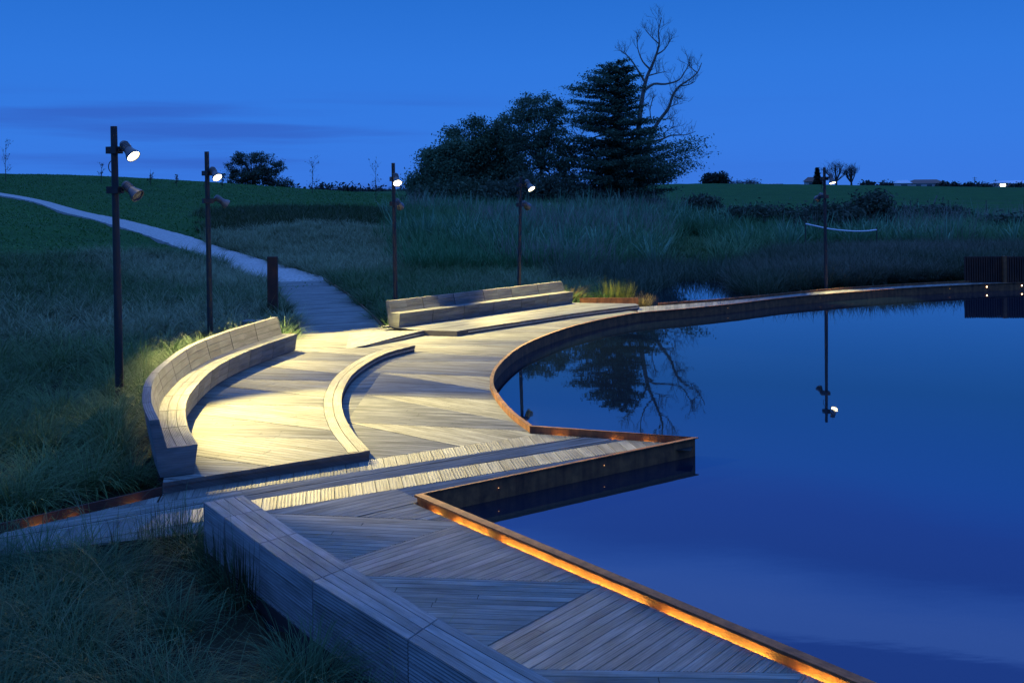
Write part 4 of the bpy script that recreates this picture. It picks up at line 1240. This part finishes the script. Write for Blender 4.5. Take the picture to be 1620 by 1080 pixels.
def dead_tree():
    d = 79
    k = lambda q: pd(630 + q[0] / 3.24, 20 + q[1] / 3.24, d)
    b = k((1220, 985)); b.z = hz1(b.x, b.y)
    t = thing('dead_tree', b, 'bare silvery dead tree with forked trunks reaching above the conifer', 'tree', GT)
    mb = MB()
    lines = [([(1222, 990), (1222, 850), (1226, 700), (1235, 560), (1250, 450), (1262, 385), (1278, 325), (1302, 270), (1322, 215), (1335, 160), (1330, 100), (1346, 30)], .30, .03),
             ([(1250, 900), (1262, 780), (1282, 690), (1302, 615), (1342, 548), (1385, 490), (1405, 425), (1440, 378), (1490, 345), (1532, 308), (1556, 258)], .24, .03),
             ([(1262, 398), (1310, 366), (1370, 366), (1440, 345), (1472, 300), (1500, 255)], .13, .025),
             ([(1262, 352), (1230, 300), (1190, 242), (1152, 207), (1130, 195)], .10, .02),
             ([(1292, 292), (1252, 252), (1228, 190), (1222, 122)], .09, .02),
             ([(1296, 662), (1350, 650), (1400, 630), (1470, 628), (1520, 610)], .10, .02),
             ([(1360, 650), (1372, 610), (1410, 590)], .05, .02),
             ([(1322, 217), (1366, 188), (1402, 128)], .08, .02),
             ([(1335, 160), (1300, 130), (1266, 90)], .06, .02),
             ([(1278, 325), (1330, 312), (1368, 305)], .07, .02),
             ([(1440, 378), (1490, 370), (1518, 355)], .06, .02), ([(1406, 425), (1428, 440)], .05, .02), ([(1388, 485), (1428, 470)], .05, .02), ([(1345, 545), (1400, 546)], .05, .015),
             ([(1532, 308), (1500, 280), (1490, 255)], .05, .02),
             ([(1300, 560), (1292, 500), (1312, 430)], .06, .015),
             ([(1230, 640), (1150, 650), (1060, 628), (1000, 642), (950, 662), (915, 630), (890, 585)], .10, .02),
             ([(1235, 560), (1170, 520), (1110, 535)], .07, .015), ([(1250, 450), (1190, 420), (1140, 380)], .06, .015)]
    for pts, r0, r1 in lines:
        ph = random.uniform(0, 6)
        P = [k(p) + Vector((0, .5 * math.sin(i * .6 + ph) * (i / len(pts)), 0)) for i, p in enumerate(pts)]
        if P[0].z < b.z + .3: P[0] = Vector((P[0].x, P[0].y, b.z - .3))
        P = catmull(P, 3)
        n = len(P)
        mb.tube(P, [r0 + (r1 - r0) * (i / (n - 1)) ** .8 for i in range(n)], 7, False)
        if pts[0][1] < 1000: twigs(mb, P[n // 4:], .022, 2, 16 if r0 > .2 else 7, 1.35 if pts[0][1] > 900 else .95)
    mb.build('trunk', DEADW, t)
dead_tree()

def bare_sapling(label, px, py0, py1, d, spread=.6, n=7, group='bare saplings on the hill', name='bare_sapling', r=.035, leafn=60, dens=2):
    b = pd(px, py1, d); b.z = hz1(b.x, b.y); tp = pd(px + random.uniform(-1, 1), py0, d)
    t = thing(name, b, label, 'tree', group)
    mb = MB(); P = [Vector(b) - Vector((0, 0, .2)), Vector(b).lerp(tp, .5) + Vector((random.uniform(-.1, .1), 0, 0)), tp]
    mb.tube(P, [r, r * .7, r * .25], 5, False)
    twigs(mb, P, r * .4, dens - 1, n, (tp.z - b.z) * .32)
    mb.build('trunk', BARK, t)
    if leafn:
        q = np.array(mb.v)[rng.choice(len(mb.v), leafn)] + rng.normal(0, .06, (leafn, 3))
        v = Veg(); v.add(*leaves(q, .09, (.05, .045, .03))); v.build('crown', LEAF, t)
for px, y0, y1, lb in ((9, 234, 276, 'thin bare sapling on the hill crest at the left edge of the photo'), (160, 261, 281, 'small twiggy sapling on the hill left of the tallest lamp post'), (238, 268, 286, 'tiny bare sapling on the hill between the first two lamp posts'),
                       (278, 279, 289, 'smallest bare sapling on the hill just left of the second lamp post'), (351, 280, 293, 'small dark sapling at the left side of the round hilltop tree'), (494, 258, 306, 'bare sapling with a few leaves right of the round hilltop tree'), (595, 264, 318, 'bare sapling with a few leaves just left of the third lamp post')):
    bare_sapling(lb, px, y0, y1, 105 if px < 560 else 92, n=10)

leafy_tree('umbrella_tree', 'round spreading tree standing alone on the skyline of the left hill', 'tree', 150, [(398, 250, 34, 10), (376, 262, 24, 8), (432, 264, 24, 10), (366, 276, 15, 6), (402, 277, 46, 12), (447, 292, 22, 7), (378, 292, 30, 7), (415, 294, 34, 8)], 402, 300, 60, .58, .14, (.045, .070, .040), None, .5, .3, 34, .9, .3)
leafy_tree('umbrella_tree', 'small round dark tree on the skyline right of the conifer', 'tree', 230, [(1131, 283, 17, 8), (1122, 287, 10, 5), (1141, 287, 10, 5)], 1131, 110, 60, 1.2, .32, (.022, .036, .022), None, .3, .25, 8)
def far_conifer():
    d = 300; b = pd(1293, 297, d); b.z = min(hz1(b.x, b.y), pd(1293, 295, d).z)
    t = thing('far_conifer', b, 'small pointed conifer on the right skyline beside the lone lamp post', 'tree')
    P = []
    for i in range(14):
        y = 267 + i * 2; w = (1 + i * .62)
        for j in range(9):
            a = rng.uniform(0, 6.28); n = 22; s = rng.random(n) ** .6; e = w * d / F * rng.uniform(.6, 1.1); o = pd(1293, y, d)
            P.append(np.stack([o.x + np.cos(a) * s * e + rng.normal(0, .15, n), o.y + np.sin(a) * s * e, o.z - .15 * e * s + rng.normal(0, .15, n)], 1))
    v = Veg(); v.add(*leaves(np.concatenate(P), .42, (.022, .036, .022), .5)); v.build('crown', LEAF, t)
    mb = MB(); mb.tube([Vector(b) - Vector((0, 0, .5)), pd(1293, 266, d)], [.3, .05], 6); mb.build('trunk', BARK, t)
far_conifer()
def far_bare(px, cx_r, y0, y1, d, label):
    b = pd(px, y1, d); b.z = min(hz1(b.x, b.y), b.z)
    t = thing('far_bare_tree', b, label, 'tree', 'bare trees on the right skyline')
    mb = MB(); fork = pd(px, y1 - (y1 - y0) * .25, d); mb.tube([Vector(b) - Vector((0, 0, .5)), fork], [.4, .3], 6, False)
    for i in range(15):
        a = random.uniform(-1.1, 1.1); h = math.cos(a * .8)
        e = fork + Vector((math.sin(a) * cx_r * d / F, random.uniform(-1, 1) * cx_r * d / F * .7, (y1 - y0) * .74 * d / F * h))
        m = fork.lerp(e, .5) + Vector((math.sin(a) * .6, 0, .3))
        mb.tube([fork, m, e], [.16, .1, .04], 4, False); twigs(mb, [fork.lerp(m, .5), m, e], .05, 1, 7, 2.2)
    mb.build('trunk', BARK, t)
far_bare(1323, 20, 262, 296, 300, 'wide bare tree on the skyline just right of the lone lamp post')
far_bare(1347, 9, 268, 297, 300, 'narrower bare tree, the right one of the pair on the skyline')

def treeline(name, label, segs, d, colr, leaf, rc):
    v = Veg()
    for x0, x1, y0, y1, n in segs:
        c = np.array([pd(x, rng.uniform(y0, y1), d + rng.uniform(-8, 8)) for x in rng.uniform(x0, x1, n)])
        ci = np.repeat(np.arange(n), 34)
        P = c[ci] + rng.normal(size=(len(ci), 3)) * rc * np.array([1, 1, .6])
        v.add(*leaves(P, leaf, colr))
    tag(v.build(name, LEAF), label, 'trees', kind='stuff')
treeline('far_wood', 'dark blue far-off wood on the skyline between the left hill and the stand of trees', [(428, 500, 306, 313, 30), (500, 555, 301, 318, 70), (540, 620, 304, 320, 80), (600, 650, 306, 320, 40)], 260, (.022, .032, .024), .55, 1.5)
treeline('far_hedge', 'low dark line of hedges and trees on the far right skyline', [(1372, 1378, 292, 295, 6), (1396, 1440, 294, 297, 22), (1484, 1570, 293, 297, 46), (1365, 1376, 290.5, 295, 8), (1590, 1640, 294, 297, 20), (1487, 1500, 291.5, 295, 8), (1395, 1402, 292.5, 295, 6), (1412, 1418, 292.5, 295, 5)], 400, (.020, .030, .022), .7, 1.0)
treeline('far_scrub', 'pale grey scrub on the skyline beside the small round tree', [(1158, 1180, 289, 292, 14), (1182, 1199, 288.5, 292, 14)], 260, (.06, .06, .055), .25, .7)

GSH = 'dark shrubs at the foot of the far field'
for lb, base, d, E, n in (('big dark shrub below the field, right of the lone lamp post', 1375, 62, [(1378, 330, 25, 24), (1365, 345, 30, 22)], 150),
                          ('long dark shrub behind the hanging white hose', 1310, 61, [(1310, 343, 50, 18), (1340, 350, 30, 15)], 150),
                          ('low dark shrub at the far right end of the row', 1470, 66, [(1470, 340, 55, 12), (1520, 350, 30, 10)], 120),
                          ('low dark shrub right of the conifer foot', 1110, 72, [(1112, 325, 28, 9)], 70),
                          ('low dark shrub in the middle of the reeds on the right', 1195, 66, [(1190, 340, 45, 10), (1240, 346, 30, 10)], 100),
                          ('dark shrub on the bank near the rusty fence', 1590, 60, [(1590, 360, 35, 14)], 80)):
    leafy_tree('dark_shrub', lb, 'shrub', d, E, base, n, 60, .75, .14, (.06, .082, .05), GSH, .2, .08, 8)

# ------------------------------------------------------------------ far small things
def hose():
    d = 50
    p = [pd(a, b, d) for a, b in ((1274, 354), (1290, 357.5), (1315, 362.5), (1345, 365.5), (1370, 365.5), (1387, 363.5))]
    t = thing('white_hose', p[2], 'long sagging white hose hung low across the reeds below the dark shrub', 'hose')
    mb = MB(); mb.tube(catmull(p, 6), .035, 8); mb.build('hose_pipe', WHITE, t)
    for q in (p[0], p[-1]):
        po = MB(); po.tube([(q.x, q.y, hz1(q.x, q.y) - .2), (q.x, q.y, q.z + .12)], .03, 6)
        po.build('support_stake', BARK, t)
hose()
def wire_fence():
    d = 90
    xs = [1370, 1440, 1500, 1560, 1620, 1680]
    t = thing('wire_fence', pd(1500, 335, d), 'thin wire fence crossing the green field on the right', 'fence')
    for x in xs:
        mb = MB(); q = pd(x, 312, d); q.z = hz1(q.x, q.y); mb.tube([q - Vector((0, 0, .2)), q + Vector((0, 0, 1.25))], .035, 6)
        mb.build('fence_post', BARK, t)
    for h in (.45, .8, 1.15):
        w = MB()
        w.tube([(lambda q: Vector((q.x, q.y, hz1(q.x, q.y) + h)))(pd(x, 312, d)) for x in xs], .008, 4)
        w.build('wire', HOUSING, t)
    b = pd(1474, 331, 80); e = pd(1483, 309, 80)
    s = MB(); s.tube([b - (e - b) * .5, b, e], [.06, .055, .04], 7)
    tag(s.build('leaning_stake', DEADW), 'pale leaning stake in front of the green field', 'stake')
wire_fence()
def stone():
    c = pd(869.5, 328.5, 72); mb = MB()
    N, Mm = 12, 8
    rr = lambda a, b: .20 * (1 + .12 * math.sin(3 * a + 1) * math.cos(2 * b))
    P = [[Vector((c.x + rr(a, b) * math.cos(a) * math.cos(b), c.y + rr(a, b) * math.sin(a) * math.cos(b), c.z + 1.6 * rr(a, b) * math.sin(b))) for a in np.linspace(0, 2 * math.pi, N, endpoint=False)] for b in np.linspace(-1.5, 1.5, Mm)]
    for r0, r1 in zip(P, P[1:]):
        for k in range(N): mb.face([r0[k], r0[(k + 1) % N], r1[(k + 1) % N], r1[k]])
    mb.tube([(c.x, c.y, hz1(c.x, c.y) - .2), (c.x, c.y, c.z - .15)], .03, 6)
    tag(mb.build('pale_marker', WHITE, None, smooth=True), 'small pale rounded marker among the reeds at the foot of the trees', 'marker')
stone()
WALLM = plain_mat("pale_render", (.42, .40, .38), .8); ROOFM = plain_mat("brown_roof", (.16, .09, .07), .8); GLASSM = plain_mat("dark_glass", (.05, .06, .08), .2)
SHEETM = plain_mat("white_sheeting", (.62, .63, .66), .5)
def house(px, py, d, w, h, rh, label, roofm=ROOFM, name='far_house', nwin=3, lit=False):
    b = pd(px, py, d); t = thing(name, b, label, 'house', 'houses on the far right skyline')
    mb = MB(); dp = w * .6
    mb.box((b.x, b.y, b.z + h / 2 - .5), (w, dp, h + 1)); mb.build('wall', WALLM, t)
    rf = MB(); z0, z1 = b.z + h, b.z + h + rh; x0, x1 = b.x - w / 2 - .4, b.x + w / 2 + .4; y0, y1 = b.y - dp / 2 - .4, b.y + dp / 2 + .4
    a, c = (b.x - w / 2 + w * .15, b.y, z1), (b.x + w / 2 - w * .15, b.y, z1)
    rf.face([(x0, y0, z0), (x1, y0, z0), c, a]); rf.face([(x1, y1, z0), (x0, y1, z0), a, c]); rf.face([(x0, y1, z0), (x0, y0, z0), a]); rf.face([(x1, y0, z0), (x1, y1, z0), c])
    rf.face([(x0, y0, z0), (x0, y1, z0), (x1, y1, z0), (x1, y0, z0)])
    rf.build('roof', roofm, t)
    for i in range(nwin):
        wn = MB(); wn.box((b.x - w / 2 + w * (i + .5) / nwin, b.y - dp / 2 - .02, b.z + h * .55), (w / nwin * .45, .08, h * .4))
        wn.build('window', LENS if (lit and i == 0) else GLASSM, t)
house(1464, 297.5, 400, 13, 1.9, 1.5, 'wide low house with a brown hipped roof on the right skyline')
house(1428, 298, 390, 5.5, 2.0, 1.2, 'small pale shed left of the wide brown roofed house', SHEETM, 'far_shed', 1)
house(1604, 296.5, 400, 15, 1.6, 1.2, 'pale low building on the skyline near the right edge of the photo', SHEETM, 'far_house', 2)
house(1584, 297.5, 395, 4.5, 2.0, .8, 'little shed with a brightly lit window left of the pale low building', SHEETM, 'far_shed', 1, True)
house(1287, 296.5, 310, 5, 1.8, 1.4, 'small house below the pointed conifer on the skyline', ROOFM, 'far_house', 2)
def greenhouse(x0, x1, y0, y1, d, label):
    a, b = pd(x0, y1, d), pd(x1, y1 - 1.0, d); k = d / F
    t = thing('glasshouse', a.lerp(b, .5), label, 'glasshouse', 'long white glasshouses on the skyline')
    mb = MB(); n = 6; h = (y1 - y0) * k
    for i in range(n):
        p, q = a.lerp(b, i / n), a.lerp(b, (i + 1) / n); m = p.lerp(q, .5)
        back = Vector((0, 9, 0))
        for u, v, hu, hv in ((p, m, h * .8, h), (m, q, h, h * .8)):
            mb.face([u + Vector((0, 0, hu)), v + Vector((0, 0, hv)), v + Vector((0, 0, hv)) + back, u + Vector((0, 0, hu)) + back])
            mb.face([u - Vector((0, 0, 1)), v - Vector((0, 0, 1)), v + Vector((0, 0, hv)), u + Vector((0, 0, hu))])
    for u in (a, b): mb.face([u - Vector((0, 0, 1)), u + Vector((0, 9, -1)), u + Vector((0, 9, h * .8)), u + Vector((0, 0, h * .8))])
    mb.build('glazing', SHEETM, t)
    f = MB()
    for i in range(n + 1):
        p = a.lerp(b, i / n); f.box(p + Vector((0, -.06, h * .3)), (.16, .1, h))
    f.box(a.lerp(b, .5) + Vector((0, -.06, h * .42)), ((b - a).length, .1, .14)); f.build('frame', BARK, t)
greenhouse(1150, 1206, 292.5, 295.5, 262, 'left long low white glasshouse on the skyline right of the small round tree')
greenhouse(1204, 1238, 291.0, 294.5, 266, 'right shorter white glasshouse on the skyline')
for px, y0, lb in ((1399, 284, 'power pole on the skyline above the left hedge'), (1465, 284, 'power pole rising behind the wide brown roofed house'), (1542, 280, 'thin power pole on the skyline right of the houses'), (1575, 284, 'power pole beside the little lit shed')):
    d = 420; b = pd(px, 298, d); tp = pd(px, y0, d)
    t = thing('power_pole', b, lb, 'power pole', 'power poles on the skyline')
    mb = MB(); mb.tube([b - Vector((0, 0, 1)), tp], [.16, .12], 6); mb.build('pole', BARK, t)
    cb = MB(); cb.box(tp - Vector((0, 0, .5)), (1.9, .12, .14)); cb.box(tp - Vector((0, 0, 1.3)), (1.3, .12, .12)); cb.build('crossarm', BARK, t)
